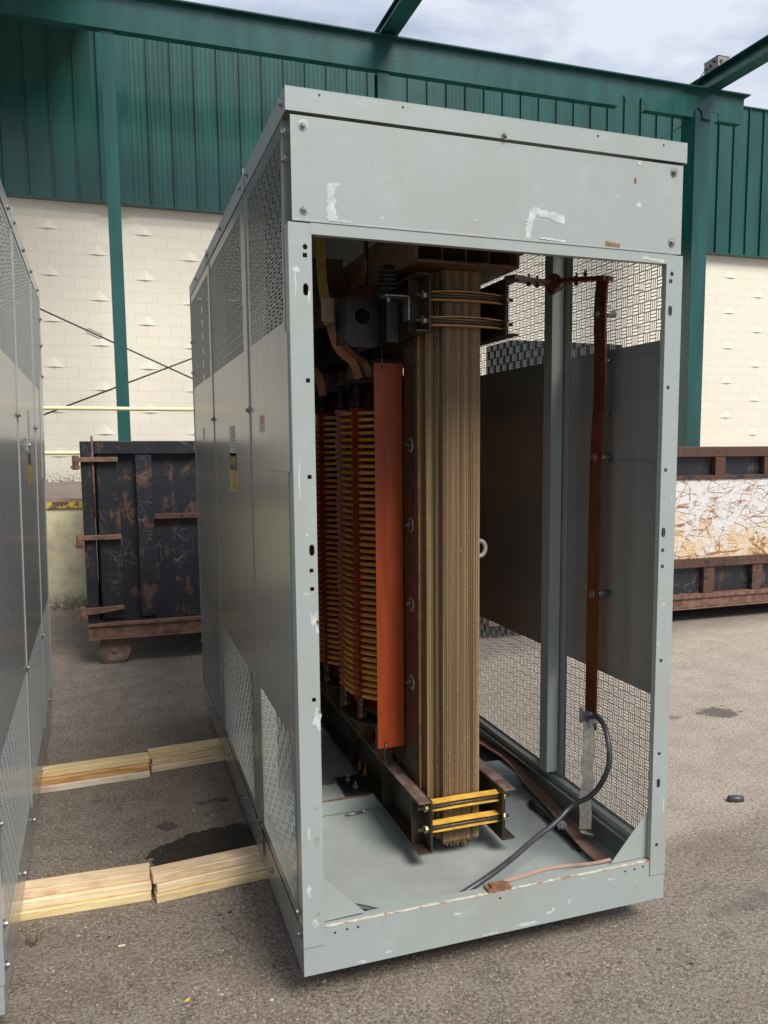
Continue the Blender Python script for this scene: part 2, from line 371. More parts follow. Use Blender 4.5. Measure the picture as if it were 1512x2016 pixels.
# ground
t=NT('asphalt'); v=t.co(); S=t.sep(v)
big=t.noise(v,.55,6,.6); mid=t.noise(v,3.5,7,.7); fine=t.noise(v,120,4,.75); agg=t.vor(v,190,'F1','Color'); aggd=t.vor(v,190)
base=t.mix(t.maprange(mid,.35,.65),(.225,.178,.132),(.330,.268,.205)); 
base=t.mix(t.maprange(big,.4,.65,0,.6),base,(.25,.205,.160))
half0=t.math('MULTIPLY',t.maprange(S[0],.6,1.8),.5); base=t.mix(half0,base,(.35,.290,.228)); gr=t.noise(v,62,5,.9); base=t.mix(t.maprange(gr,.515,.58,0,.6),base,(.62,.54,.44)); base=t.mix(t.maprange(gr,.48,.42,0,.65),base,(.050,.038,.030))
gr2=t.noise(t.co((1,1,1),loc=(7,3,0)),9,8,.8); base=t.mix(t.maprange(gr2,.50,.60,0,.5),base,(.36,.31,.255)); base=t.mix(t.maprange(gr2,.46,.36,0,.5),base,(.095,.075,.06)); wn_=t.noise(t.co((1,1,1),loc=(2,9,0)),1.3,5,.6); base=t.mix(t.maprange(wn_,.48,.62,0,.35),base,(.22,.165,.125))
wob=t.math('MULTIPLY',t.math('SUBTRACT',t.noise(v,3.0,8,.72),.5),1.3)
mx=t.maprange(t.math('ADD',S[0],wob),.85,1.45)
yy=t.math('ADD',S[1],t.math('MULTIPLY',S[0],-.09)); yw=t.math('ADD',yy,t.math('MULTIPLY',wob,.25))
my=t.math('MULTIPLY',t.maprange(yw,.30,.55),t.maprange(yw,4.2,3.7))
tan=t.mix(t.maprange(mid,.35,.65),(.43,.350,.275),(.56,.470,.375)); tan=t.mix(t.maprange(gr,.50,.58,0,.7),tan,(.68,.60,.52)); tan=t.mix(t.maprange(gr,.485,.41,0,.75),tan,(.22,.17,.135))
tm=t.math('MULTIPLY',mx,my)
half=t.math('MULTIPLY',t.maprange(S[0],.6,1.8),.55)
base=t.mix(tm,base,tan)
sepc=t.sep(agg)
base=t.mix(t.maprange(sepc[0],.80,.95,0,.40),base,(.46,.42,.38))
base=t.mix(t.maprange(sepc[1],.72,.95,0,.4),base,(.045,.037,.032))
base=t.mix(t.maprange(t.noise(v,11,7,.8),.60,.70,0,.5),base,(.055,.043,.035))
base=t.mix(t.maprange(t.noise(v,28,5,.75),.62,.72,0,.4),base,(.42,.37,.33))
# wet oil patch
px=t.math('SUBTRACT',S[0],-.13); py=t.math('SUBTRACT',t.math('SUBTRACT',S[1],1.30),t.math('MULTIPLY',S[0],.12))
dd=t.math('SQRT',t.math('ADD',t.math('POWER',t.math('DIVIDE',px,.34),2),t.math('POWER',t.math('DIVIDE',py,.24),2)))
dd=t.math('ADD',dd,t.math('MULTIPLY',t.math('SUBTRACT',t.noise(v,6,4,.6),.5),.7))
dd=t.math('ADD',dd,t.math('MULTIPLY',t.math('SUBTRACT',t.noise(v,30,4,.7),.5),.25))
wet=t.maprange(dd,1.0,.96)
base=t.mix(t.math('MULTIPLY',wet,.90),base,(.012,.009,.006)); base=t.mix(t.math('MULTIPLY',wet,t.maprange(sepc[2],.88,.97,0,.35)),base,(.16,.10,.05))
def spot(cx,cy,rx,ry,amt):
    global base
    a=t.math('DIVIDE',t.math('SUBTRACT',S[0],cx),rx); b=t.math('DIVIDE',t.math('SUBTRACT',S[1],cy),ry)
    d=t.math('ADD',t.math('SQRT',t.math('ADD',t.math('POWER',a,2),t.math('POWER',b,2))),t.math('MULTIPLY',t.math('SUBTRACT',t.noise(v,10,6,.75),.5),3.2))
    base=t.mix(t.math('MULTIPLY',t.maprange(d,1,.75),amt),base,(.08,.065,.055))
spot(3.45,2.12,.17,.13,.75); spot(3.05,2.15,.10,.05,.5); spot(-.35,1.62,.06,.05,.8); spot(-.1,1.85,.10,.04,.7); spot(-.5,1.02,.07,.03,.8); spot(1.9,.0,.25,.05,.3)
ck=t.vor(t.comb(t.math('ADD',S[0],t.math('MULTIPLY',t.noise(v,2,5),.5)),t.math('ADD',S[1],t.math('MULTIPLY',t.noise(v,2.3,5),.5)),0),.8,'DISTANCE_TO_EDGE')
base=t.mix(t.math('MULTIPLY',t.math('LESS_THAN',ck,.0018),t.maprange(big,.50,.58,0,.6)),base,(.05,.04,.035))
ht=t.math('ADD',t.math('MULTIPLY',aggd,.6),t.math('ADD',fine,t.math('MULTIPLY',mid,1.5)))
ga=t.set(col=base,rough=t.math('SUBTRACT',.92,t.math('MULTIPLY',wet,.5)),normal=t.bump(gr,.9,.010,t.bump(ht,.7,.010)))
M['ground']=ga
M['stone']=simple('loose_stone',(.30,.27,.24),.85,0,.4,8,.2)
M['floor']=(lambda: (lambda t: t.set(col=t.mix(t.maprange(t.noise(t.co(),7,8,.75,.6),.60,.72,0,.6),t.mix(t.maprange(t.noise(t.co(),1.7,6,.7),.35,.7),(.34,.375,.36),(.27,.29,.27)),(.30,.22,.15)),rough=t.maprange(t.noise(t.co(),5,4),.3,.7,.35,.6),normal=t.bump(t.noise(t.co(),2.5,4),.25,.01)))(NT('enclosure_floor')))()
M['dgreen']=simple('dark_green_box',(.005,.010,.008),.85,0,.3,5,.1,.15)
M['straw']=simple('straw',(.34,.26,.15),.8,0,.3)
M['litter']=simple('litter',(.060,.042,.030),.85,0,.5,3)
M['leaf']=simple('leaf_yellow',(.65,.45,.05),.6)
M['twig']=simple('twig',(.22,.15,.09),.8)
M['ebox']=simple('weathered_box',(.24,.22,.21),.6,.2,.2,6)
M['grey']=simple('grey_steel_box',(.38,.38,.38),.45,.5)

# ------------------------------------------------------------------ ground
g=MB()
S_=220
g.face([(-S_,-60,0),(S_,-60,0),(S_,S_,0),(-S_,S_,0)])
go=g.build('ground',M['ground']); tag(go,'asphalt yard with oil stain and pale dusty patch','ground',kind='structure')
rnd=random.Random(3)
g=MB()
for i in range(9000):
    if rnd.random()<.6:
        x=rnd.uniform(-1.1,.1); y=rnd.uniform(-.9,4)
        if rnd.random()<.5: x=rnd.uniform(-.6,3.2); y=rnd.uniform(-1.3,.2)
    else: x=rnd.uniform(1.5,5); y=rnd.uniform(-.8,4.5)
    if ((x+.13)/.38)**2+((y-1.30-.12*x)/.28)**2<1 and rnd.random()<.9: continue
    r=rnd.uniform(.0015,.0058)*(1.8 if rnd.random()<.04 else 1)
    c=Vector((x,y,r*.3)); n=len(g.v)
    for q in ((1,0,0),(-1,0,0),(0,1,0),(0,-1,0),(0,0,1),(0,0,-1)):
        g.v.append(tuple(c+Vector(q)*r*rnd.uniform(.6,1.2)))
    for f in ((0,2,4),(2,1,4),(1,3,4),(3,0,4),(2,0,5),(1,2,5),(3,1,5),(0,3,5)):
        g.f.append(tuple(n+k for k in f)); g.mi.append(0); g.sm.append(False)
so=g.build('gravel',M['stone']); tag(so,'loose grit and small stones scattered on the asphalt','gravel',kind='stuff')

# ------------------------------------------------------------------ grille and panels
T=.002
def grille(mb,a0,b0,na,nb,par,x,c=.04):
    """basket weave in the (y,z) plane at x, cell c; par 0: cell(0,0) has upright slots"""
    h=.0018; w=.0018
    X0,X1=x-.0007,x+.0007
    for i in range(na):
        for j in range(nb):
            y0=a0+i*c; z0=b0+j*c; y1=y0+c; z1=z0+c
            if (i+j+par)%2==0:
                mb.box(X0,X1,y0,y1,z0,z0+h); mb.box(X0,X1,y0,y1,z1-h,z1)
                mb.box(X0,X1,y0,y0+w,z0+h,z1-h); mb.box(X0,X1,y1-w,y1,z0+h,z1-h)
                for k in (1,2): mb.box(X0,X1,y0+c*k/3-w,y0+c*k/3+w,z0+h,z1-h)
            else:
                mb.box(X0,X1,y0,y0+w,z0,z1); mb.box(X0,X1,y1-w,y1,z0,z1)
                mb.box(X0,X1,y0+w,y1-w,z0,z0+h); mb.box(X0,X1,y0+w,y1-w,z1-h,z1)
                for k in (1,2): mb.box(X0,X1,y0+w,y1-w,z0+c*k/3-h,z0+c*k/3+h)
def holed(mb,A,B,holes,put):
    """plate A=(a0,a1) B=(b0,b1) minus rectangular holes [(a0,a1,b0,b1)]; put(a0,a1,b0,b1) adds a piece"""
    bs=sorted({B[0],B[1]}|{h[2] for h in holes}|{h[3] for h in holes})
    for b0,b1 in zip(bs[:-1],bs[1:]):
        hh=sorted((h[0],h[1]) for h in holes if h[2]<=b0+1e-9 and h[3]>=b1-1e-9)
        a=A[0]
        for h0,h1 in hh:
            if h0>a: put(a,h0,b0,b1)
            a=h1
        if a<A[1]: put(a,A[1],b0,b1)
def bolt(mb,c,axis,r=.012,mi=0):
    r=r*.85
    a=Vector(axis).normalized(); c=Vector(c)
    mb.cyl(c,a,r*1.55,.002,20,mi); mb.cyl(c+a*.002,a,r*1.15,.0015,20,mi)
    mb.cyl(c+a*.0035,a,r*.85,r*.75,6,mi,sm=False); mb.cyl(c+a*(.0035+r*.75),a,r*.55,r*.12,12,mi,r2=r*.4)
def side_wall(parent,x,out,panels,zb,zt,gl,gu,mat,mirror_y=None):
    """x: plane; out: +1/-1 outward x; panels: [(y0,y1,gy0,ncols)], grille z starts gl,gu with rows"""
    for k,(y0,y1,gy,nc) in enumerate(panels):
        p=MB(); xc=x-out*T/2
        holes=[]
        for (gz,nr) in (gl,gu): holes.append((gy,gy+nc*.04,gz,gz+nr*.04))
        holed(p,(y0+.0015,y1-.0015),(zb,zt),holes,lambda a,b,c,d: p.box(xc-T/2,xc+T/2,a,b,c,d))
        # folded lips along the seams, outward
        p.box(x,x+out*.004,y0+.0015,y0+.012,zb,zt); p.box(x,x+out*.004,y1-.012,y1-.0015,zb,zt)
        p.box(x-out*T,x-out*.03,y0+.0015,y0+.0035,zb,zt); p.box(x-out*T,x-out*.03,y1-.0035,y1-.0015,zb,zt)
        po=p.build('side_panel',mat,parent)
        for (gz,nr),par in ((gl,1 if (gl[1]%2==0) else 0),(gu,0)):
            q=MB(); grille(q,gy,gz,nc,nr,par,xc); q.build('grille',mat,po)
    return

# ------------------------------------------------------------------ main enclosure
W,H,D,Z0=1.445,2.859,3.392,.114
E=thing('transformer_enclosure','open-fronted pale grey-green steel transformer cabinet standing on lumber, with weave-cut vents','transformer cabinet',(0,0,Z0))
def ez(z): return z-Z0
# base channel: four sides and the floor
b=MB()
b.box(0,W,0,.005,0,ez(.280)); b.box(.003,W-.003,.005,.045,ez(.2765),ez(.2795))
b.box(.003,W-.003,.005,.045,.001,.004)
front=b.build('base_channel',M['paint'],E)
for xx,o in ((0,1),(W,-1)):
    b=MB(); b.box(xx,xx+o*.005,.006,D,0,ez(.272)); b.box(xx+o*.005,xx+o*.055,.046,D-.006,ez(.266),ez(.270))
    b.build('base_channel',M['paintshade'],E)
b=MB(); b.box(0,W,D,D-.005,0,ez(.28)); b.build('base_channel',M['paintshade'],E)
b=MB(); b.box(.006,W-.006,.05,D-.01,.014,.020); b.build('floor_pan',M['floor'],E)
for y in (1.155,2.25,3.05):
    b=MB(); b.box(.008,W-.008,y,y+.20,.021,ez(.208)); o=b.build('cross_member',M['paint'],E,.004)
    r=MB(); r.box(.25,.57,y-.001,y+.012,ez(.2055),ez(.2085)+.0008); 
    if y<1.2: r.build('rust_stain',M['rust'],o)
# corner posts (front): flange in front plane with real punched holes
def post(x0,x1,holes,side):
    p=MB()
    hs=[]
    for (cx,z,w,h,slot) in holes:
        if slot:
            hs += [(cx-w/2,cx+w/2,z-h/2+w*.3,z+h/2-w*.3),(cx-w*.32,cx+w*.32,z-h/2,z-h/2+w*.3),(cx-w*.32,cx+w*.32,z+h/2-w*.3,z+h/2)]
        else: hs.append((cx-w/2,cx+w/2,z-h/2,z+h/2))
    hs=[(a,b,c-Z0,d-Z0) for a,b,c,d in hs]
    holed(p,(x0,x1),(ez(.218),ez(2.5845)),hs,lambda a,b,c,d: p.box(a,b,-.004,-.001,c,d))
    xs=x0 if side<0 else x1
    p.box(xs,xs-side*.003,-.001,.06,ez(.285),ez(2.5845))
    xi=x1 if side<0 else x0
    p.box(xi,xi+side*.003,-.001,.022,ez(.285),ez(2.5845))
    return p.build('corner_post',M['paint'],E)
HL=[(.051,2.513,.016,.016,1),(.05,2.488,.014,.014,0),(.0505,2.385,.017,.036,1),(.052,2.107,.013,.013,0),(.051,1.805,.013,.013,0),(.0535,1.57,.017,.036,1),(.051,1.504,.013,.013,0),(.052,1.444,.013,.013,0),(.051,1.076,.013,.013,0),(.05,.704,.013,.013,0),(.05,.587,.017,.036,1),(.05,.331,.013,.013,0)]
postL=post(-.001,.0715,HL,-1)
HRr=[(1.400,2.519,.016,.016,1),(1.396,2.493,.014,.014,0),(1.397,2.388,.017,.036,1),(1.397,2.112,.013,.013,0),(1.397,1.809,.013,.013,0),(1.395,1.575,.017,.036,1),(1.394,1.508,.013,.013,0),(1.395,1.446,.013,.013,0),(1.400,1.082,.013,.013,0),(1.404,.712,.013,.013,0),(1.404,.593,.017,.036,1),(1.404,.341,.013,.013,0)]
postR=post(1.377,W+.001,HRr,1)
for xx in (0,W):
    p=MB(); s=1 if xx==0 else -1
    p.box(xx,xx+s*.07,D-.006,D-.002,ez(.285),ez(2.90)); build_split(p,'corner_post',M['paintshade'],E)
# fascia with folded lower lip
f=MB()
f.box(.012,W-.010,-.0062,-.0032,ez(2.588),ez(2.897))
f.box(.069,1.3765,-.0050,-.0005,ez(2.552),ez(2.5875))
f.box(.069,1.376,-.0005,.022,ez(2.552),ez(2.555))
f.box(.014,W-.012,-.0075,-.0062,ez(2.588),ez(2.594))
fas=f.build('fascia_panel',M['paint'],E,.0012)
# scrapes on the fascia: thin ragged patches where paint is gone
YC=[0]
def blob(mb,cx,cz,rx,rz,y,rn,k=22,ja=.45):
    YC[0]=(YC[0]+1)%9; y=y-.00005*YC[0]
    pts=[]
    ph=rn.random()*6
    for i in range(k):
        a=2*math.pi*i/k; j=1+ja*(rn.random()-.5)+.15*math.sin(3*a+ph)
        pts.append((cx+math.cos(a)*rx*j,y,cz+math.sin(a)*rz*j))
    mb.face(pts)
rn=random.Random(11)
s=MB()
def ragged(mb,p0,p1,w,y,rn,n=14):
    YC[0]=(YC[0]+1)%9; y=y-.00005*YC[0]
    a=Vector((p0[0],0,p0[1])); c=Vector((p1[0],0,p1[1])); d=(c-a); nn=Vector((-d.z,0,d.x)).normalized()
    up=[];dn=[]
    for i in range(n+1):
        q=a+d*i/n; up.append(q+nn*w*.5*rn.uniform(.5,1.25)); dn.append(q-nn*w*.5*rn.uniform(.5,1.25))
    for i in range(n):
        mb.face([(dn[i].x,y,dn[i].z),(dn[i+1].x,y,dn[i+1].z),(up[i+1].x,y,up[i+1].z),(up[i].x,y,up[i].z)])
Y=-.0068
z_=lambda z:z-Z0
ragged(s,(.137,z_(2.704)),(.134,z_(2.645)),.030,Y,rn,10); ragged(s,(.134,z_(2.650)),(.137,z_(2.597)),.034,Y,rn,9); ragged(s,(.128,z_(2.702)),(.165,z_(2.706)),.012,Y,rn)
ragged(s,(.812,z_(2.598)),(.822,z_(2.655)),.026,Y,rn,9); ragged(s,(.820,z_(2.650)),(.840,z_(2.698)),.030,Y,rn,8); ragged(s,(.828,z_(2.692)),(.952,z_(2.672)),.026,Y,rn,18)
ragged(s,(.905,z_(2.672)),(.955,z_(2.664)),.018,Y,rn)
for (x,z,r) in ((1.25,2.888,.007),(1.25,2.747,.010),(1.165,2.77,.004),(.30,2.62,.004),(.75,2.75,.003),(.95,2.80,.003),(.28,2.79,.003),(1.30,2.68,.003),(.62,2.64,.004),(1.10,2.64,.004)):
    blob(s,x,z_(z),r,r*.9,Y,rn,12)
ragged(s,(.86,z_(2.6025)),(.96,z_(2.598)),.008,Y-.0014,rn,20); ragged(s,(.13,z_(2.598)),(.20,z_(2.598)),.006,Y-.0014,rn,10)
ragged(s,(1.27,z_(2.568)),(1.365,z_(2.560)),.010,-.0054,rn,16)
build_split(s,'paint_scrape',M['scuff'],fas)
s=MB(); ragged(s,(1.118,z_(2.605)),(1.176,z_(2.600)),.014,Y-.0014,rn,12); blob(s,1.233,z_(2.826),.006,.012,Y,rn,10); build_split(s,'rust_scrape',M['rust'],fas)
s=MB()
for (x,z,rx,rz) in ((.055,1.345,.012,.02),(.066,1.31,.005,.012),(.058,1.02,.012,.028),(.064,.985,.006,.02),(.05,1.00,.008,.01),(.022,2.445,.009,.010),(.018,2.395,.004,.03),(.060,2.36,.003,.022),(.018,1.80,.004,.06),(.04,1.62,.006,.004),(.030,1.43,.010,.004),(.02,.42,.008,.02),(.04,.30,.012,.014),(.025,.62,.004,.02)):
    blob(s,x,z_(z),rx,rz,-.0044,rn,20,.9)
build_split(s,'paint_scrape',M['scuff'],postL)
s=MB()
for (x,z,rx,rz) in ((1.405,1.30,.004,.006),(1.385,1.15,.003,.012),(1.43,.5,.003,.03),(1.425,1.7,.002,.02)): blob(s,x,z_(z),rx,rz,-.0044,rn,16,.9)
build_split(s,'paint_scrape',M['scuff'],postR)
s=MB(); blob(s,.068,z_(1.333),.004,.007,-.0048,rn,12); blob(s,.070,z_(1.035),.0035,.008,-.0048,rn,12); build_split(s,'rust_scrape',M['rust'],postL)
s=MB()
for (x,z,rx,rz) in ((.95,.163,.009,.010),(1.018,.181,.006,.012),(.56,.225,.018,.006),(1.08,.262,.010,.003),(.93,.155,.012,.006),(.84,.128,.05,.006),(.70,.122,.03,.004),(1.32,.209,.006,.004),(.30,.14,.012,.006),(1.20,.235,.014,.004),(.2,.125,.02,.005)):
    blob(s,x,z_(z),rx,rz,-.0006,rn,18,1.0)
build_split(s,'paint_scrape',M['scuff'],front)
s=MB()
for i in range(60):
    x=.075+1.31*i/60; s.face([(x,-.0012,ez(.2797)-.0035*rn.random()-.001),(x+1.31/60,-.0012,ez(.2797)-.0035*rn.random()-.001),(x+1.31/60,-.0012,ez(.2802)),(x,-.0012,ez(.2802))]); s.face([(x,-.0012,ez(.2802)),(x+1.31/60,-.0012,ez(.2802)),(x+1.31/60,.004+.006*rn.random(),ez(.2806)),(x,.004+.006*rn.random(),ez(.2806))])
s.build('rusty_sill_edge',M['edgewear'],front)
# cap
c=MB()
c.box(-.003,W+.002,-.011,-.008,ez(2.906),H); c.box(-.003,W+.002,-.011,D,H,H+.003)
for y0,y1,o in ((-.008,.838,.003),(.842,2.27,.0045),(2.274,D+.002,.003)):
    c.box(-o,-.0005,y0,y1,ez(2.906),H); c.box(W,W+o,y0,y1,ez(2.906),H)
c.box(-.009,-.0055,.83,.85,ez(2.90),H+.012); c.box(-.009,-.0055,2.262,2.282,ez(2.90),H+.012)
c.box(-.003,W+.002,D,D+.003,ez(2.906),H)
cap=c.build('roof_cap',M['paint'],E,.0008)
# dark strip under the cap (shadow gap is a real gap)
hd=MB()
for x,z in ((.102,2.961),(.37,2.960),(1.077,2.957),(1.345,2.957)): hd.cyl((x,-.0115,z_(z)),(0,-1,0),.0035,.0006,12)
build_split(hd,'screw_hole',M['black'],cap)
hd=MB()
for x,z in ((.109,.251),(.151,.255),(.19,.254),(.73,.252),(1.265,.256),(1.307,.257),(1.347,.260)): hd.cyl((x,-.0004,z_(z)),(0,-1,0),.004,.0004,12)
build_split(hd,'screw_hole',M['black'],front)
for x,z,y in ((.052,2.871,-.0062),(.050,2.625,-.0062),(.726,2.919,-.011),(1.396,2.872,-.0062),(1.395,2.629,-.0062)):
    m=MB(); bolt(m,(x,y,z_(z)),(0,-1,0),.012); m.build('bolt',M['zinc'],E)
# gussets
for pts in ([(.066,.455),(.222,.290),(.066,.284)],[(1.382,.476),(1.385,.284),(1.214,.284)]):
    m=MB(); m.prism([(a,z_(c)) for a,c in pts],'y',.0235,.0265); m.build('gusset',M['paint'],E)
# side walls
PAN=[(.062,.868,.105,17),(.870,2.190,.995,29),(2.192,D-.008,2.285,26)]
gl=(ez(.313),15); gu=(ez(2.297),14)
side_wall(E,0,-1,PAN,ez(.262),ez(2.903),gl,gu,M['paintshade'])
side_wall(E,W,1,PAN,ez(.262),ez(2.903),gl,gu,M['paintshade'])
m=MB(); m.box(.075,W-.075,D-.008,D-.006,ez(.28),ez(2.9)); m.build('rear_panel',M['paintshade'],E)
# bolts and lips along left side
LB=[(.03,2.85),(.03,2.72),(.0,0)]
for y,z,x in ((.035,2.94,-.003),(.75,2.94,-.003),(.93,2.94,-.0045),(1.6,2.94,-.0045),(2.2,2.94,-.0045),(2.9,2.94,-.003),(.03,2.855,0),(.03,2.775,0),(.875,2.051,-.004),(2.185,2.054,-.004),
              (.86,.30,-.004),(.04,.33,-.004),(.045,.245,-.0),(2.19,.29,-.004),(.6,.20,0),(1.35,.20,0),(2.0,.20,0),(2.9,.20,0),(.9,.24,0),(3.33,2.6,-.004),(3.33,2.4,-.004),(3.33,.55,-.004)):
    m=MB(); bolt(m,(x,y,z_(z)),(-1,0,0),.011); m.build('bolt',M['zinc'],E)
m=MB(); m.box(-.0065,-.004,.80,1.03,ez(.155),ez(.262)); m.build('lifting_plate',M['paintshade'],E)
m=MB(); m.box(-.0045,0,.030,.43,ez(1.82),ez(2.262)); m.build('cover_plate',M['paintshade'],E,.001)
m=MB(); m.box(W-.0065,W-.002,.10,.428,ez(1.842),ez(2.25)); m.build('cover_plate',M['paintshade'],E,.001)
# labels on the left side
l=MB(); l.box(-.0008,0,.515,.64,ez(1.955),ez(2.02)); l.box(-.0012,-.0008,.53,.60,ez(1.985),ez(2.015),1)
for k in range(3): l.box(-.0012,-.0008,.53,.62,ez(1.962+.006*k),ez(1.9645+.006*k),2)
l.build('danger_label',[M['label'],M['labelred'],M['labelgrey']],E)
l=MB(); l.box(-.0008,0,1.34,1.53,ez(1.86),ez(2.0))
for k in range(7): l.box(-.0012,-.0008,1.36,1.36+.14*(.4+.6*((k*37)%10)/10),ez(1.88+.016*k),ez(1.885+.016*k),1)
l.build('rating_label',[M['label'],M['labelgrey']],E)
l=MB(); l.box(-.0006,0,1.32,1.55,ez(1.81),ez(1.858)); l.build('label_remnant',M['paint3'],E)
l=MB(); l.box(-.0008,0,1.31,1.555,ez(1.69),ez(1.79)); l.box(-.0008,0,1.31,1.555,ez(1.792),ez(1.872),1)
for k in range(9): l.box(-.0012,-.0008,1.335,1.335+.19*(.6+.4*((k*53)%10)/10),ez(1.70+.0095*k),ez(1.7035+.0095*k),2)
wl=l.build('warning_label',[M['warn'],M['warnink'],M['darkwarn']],E)
def Mleft(y,z,x=-.0016): return Matrix.Translation((x,y,z))@Matrix(((0,0,-1,0),(-1,0,0,0),(0,1,0,0),(0,0,0,1)))
text_mesh('CAUTION',.046,'lettering',M['warn'],wl,Mleft(1.4325,ez(1.832),-.0014))
l=MB(); l.box(-.0008,0,2.72,2.82,ez(1.93),ez(2.02)); l.build('white_label',M['label'],E)
# interior posts and stiffeners on the right wall
for y in (.84,2.15):
    p=MB(); p.box(1.372,1.375,y,y+.075,ez(.325),ez(2.87)); p.box(1.372,1.432,y,y+.003,ez(.325),ez(2.87)); p.box(1.372,1.432,y+.072,y+.075,ez(.325),ez(2.87))
    p.box(1.4395,1.4425,y-.04,y+.20,ez(.30),ez(2.88)); p.build('inner_post',M['paint'],E,.002)
    p=MB(); p.box(.070,.073,y,y+.075,ez(.325),ez(2.87)); p.box(.013,.073,y,y+.003,ez(.325),ez(2.87)); p.box(.0025,.0055,y-.04,y+.20,ez(.30),ez(2.88)); p.build('inner_post',M['paint'],E,.002)
m=MB(); m.box(1.41,1.4425,.10,D-.1,ez(.272),ez(.302)); m.build('inner_rail',M['paintshade'],E)
for z in (2.252,2.038,1.835):
    m=MB(); m.cyl((1.4425,.445,z_(z)),(-1,0,0),.010,.004,12); m.cyl((1.438,.445,z_(z)),(-1,0,0),.006,.022,8); m.build('bolt',M['zinc'],E)
for z in (1.99,.98):
    m=MB(); m.cyl((1.4395,1.02,z_(z)),(-1,0,0),.010,.004,12); m.cyl((1.436,1.02,z_(z)),(-1,0,0),.006,.014,8); m.build('bolt',M['zinc'],E)
m=MB(); m.cyl((.44,1.118,.027),(1,.10,0),.006,.085,10); m.cyl((.525,1.126,.027),(1,.10,0),.010,.008,6,sm=False); o=m.build('floor_bolt',M['zinc'],E)

# ------------------------------------------------------------------ transformer core and coils
XC=.813
TR=thing('dry_transformer','brown laminated transformer core with three orange disc-wound coils inside the open cabinet','transformer',(0,0,0))
# core legs: stepped column
def steps(x0,y0,xs,ys):
    """half profile left of centre (front quarter), mirrored"""
    L=[]; 
    for (x,ya,yb) in xs: L.append((x,ya)); L.append((x,yb))
    return L
def leg(yf,zb,zt,name='core_leg'):
    m=MB()
    # nested blocks, each one step wider and further back; symmetric in depth
    blocks=[(.730,.896,0,.36),(.7125,.9105,.040,.32),(.6785,.9185,.058,.302),(.6640,.923,.110,.25)]
    for i,(a,b_,d0,d1) in enumerate(blocks):
        m.box(a,b_,yf+d0,yf+d1,zb+.002*i,zt-.002*i)
    return m
lm=leg(.572,.205,2.60); cl=lm.build('core_leg',M['lam'],TR)
for sx,x in ((-1,.656),(1,.924)):
    m=MB(); m.box(x,x+.008,.705,.845,.235,2.56); sp=m.build('side_plate',M['coreside'],cl)
    if sx<0:
        m=MB()
        for z in (1.906,1.564,1.219,.871): m.lathe((.656,.757,z),(-1,0,0),[(.034,0),(.034,.003),(.026,.005),(.024,.004),(.020,.004)],28)
        build_split(m,'washer',M['brass'],sp)
        m=MB()
        for z in (1.906,1.564,1.219,.871): m.cyl((.6525,.757,z),(-1,0,0),.021,.002,20); m.cyl((.650,.757,z),(-1,0,0),.012,.010,6,sm=False); m.cyl((.642,.757,z),(-1,0,0),.0055,.010,8)
        build_split(m,'nut',M['threads'],sp)
m=MB(); m.box(.6625,.6665,.676,.690,.24,2.56); m.build('rusty_edge_strip',M['orange'],cl)
# uneven sheet ends at the foot and head of the front leg
m=MB(); rn=random.Random(5); x=.732
while x<.895:
    z=.205-rn.uniform(.004,.022)*(.6+math.sin((x-.73)*19)); m.box(x,x+.0016,.573+rn.uniform(0,.003),.70,z,.2065); x+=.0034
m.build('sheet_ends',M['lam'],cl)
m=MB(); x=.735
while x<.892:
    m.box(x,x+.0012,.571-rn.uniform(.0005,.002),.60,.22,rn.uniform(2.2,2.58)); x+=rn.uniform(.006,.016)
m.build('proud_sheets',M['lam'],cl)
# resin beads on the lamination faces
m=MB()
for i in range(420):
    z=.25+2.2*rn.random()**1.7; k=rn.random()
    if k<.45: x=.885+rn.uniform(-.012,.009); y=.5715
    elif k<.75: x=rn.uniform(.735,.89); y=.5715
    elif k<.9: x=rn.uniform(.714,.728); y=.612
    else: x=rn.uniform(.681,.710); y=.630
    r=rn.uniform(.0010,.0026); m.lathe((x,y,z),(0,-1,0),[(r,0),(r*.8,r*.5),(r*.3,r*.85)],6)
m.build('resin_beads',M['braid'],cl)['kind']='stuff'
for y in (1.57,2.25,2.93):
    leg(y,.44,2.35).build('core_leg',M['lam'],TR)
for z0,z1 in ((.215,.43),(2.36,2.585)):
    m=MB(); m.box(.680,.946,.94,3.28,z0,z1); m.build('core_yoke',M['lam'],TR)
# clamp channels
for z0,z1 in ((.202,.430),(2.345,2.570)):
    for s,xw in ((-1,.655),(1,.975)):
        m=MB(); a,b_=sorted((xw,xw+s*.009))
        m.box(a,b_,.500,3.30,z0,z1)
        f0,f1=sorted((xw+s*.009,xw+s*.062))
        m.box(f0,f1,.500,3.30,z0,z0+.009); 
        ch=m.build('clamp_channel',M['clamp'],TR,.0025)
        m=MB(); m.box(f0,f1,.500,3.30,z1-.009,z1)
        m.build('flange',M['flange'] if z0<1 else M['clamp'],ch,.002)
        m=MB()
        for y in (.60,1.02,1.62,2.25,2.9): m.box(f0+.004,f1,y,y+.008,z0+.010,z1-.010)
        build_split(m,'stiffener',M['clamp'],ch)
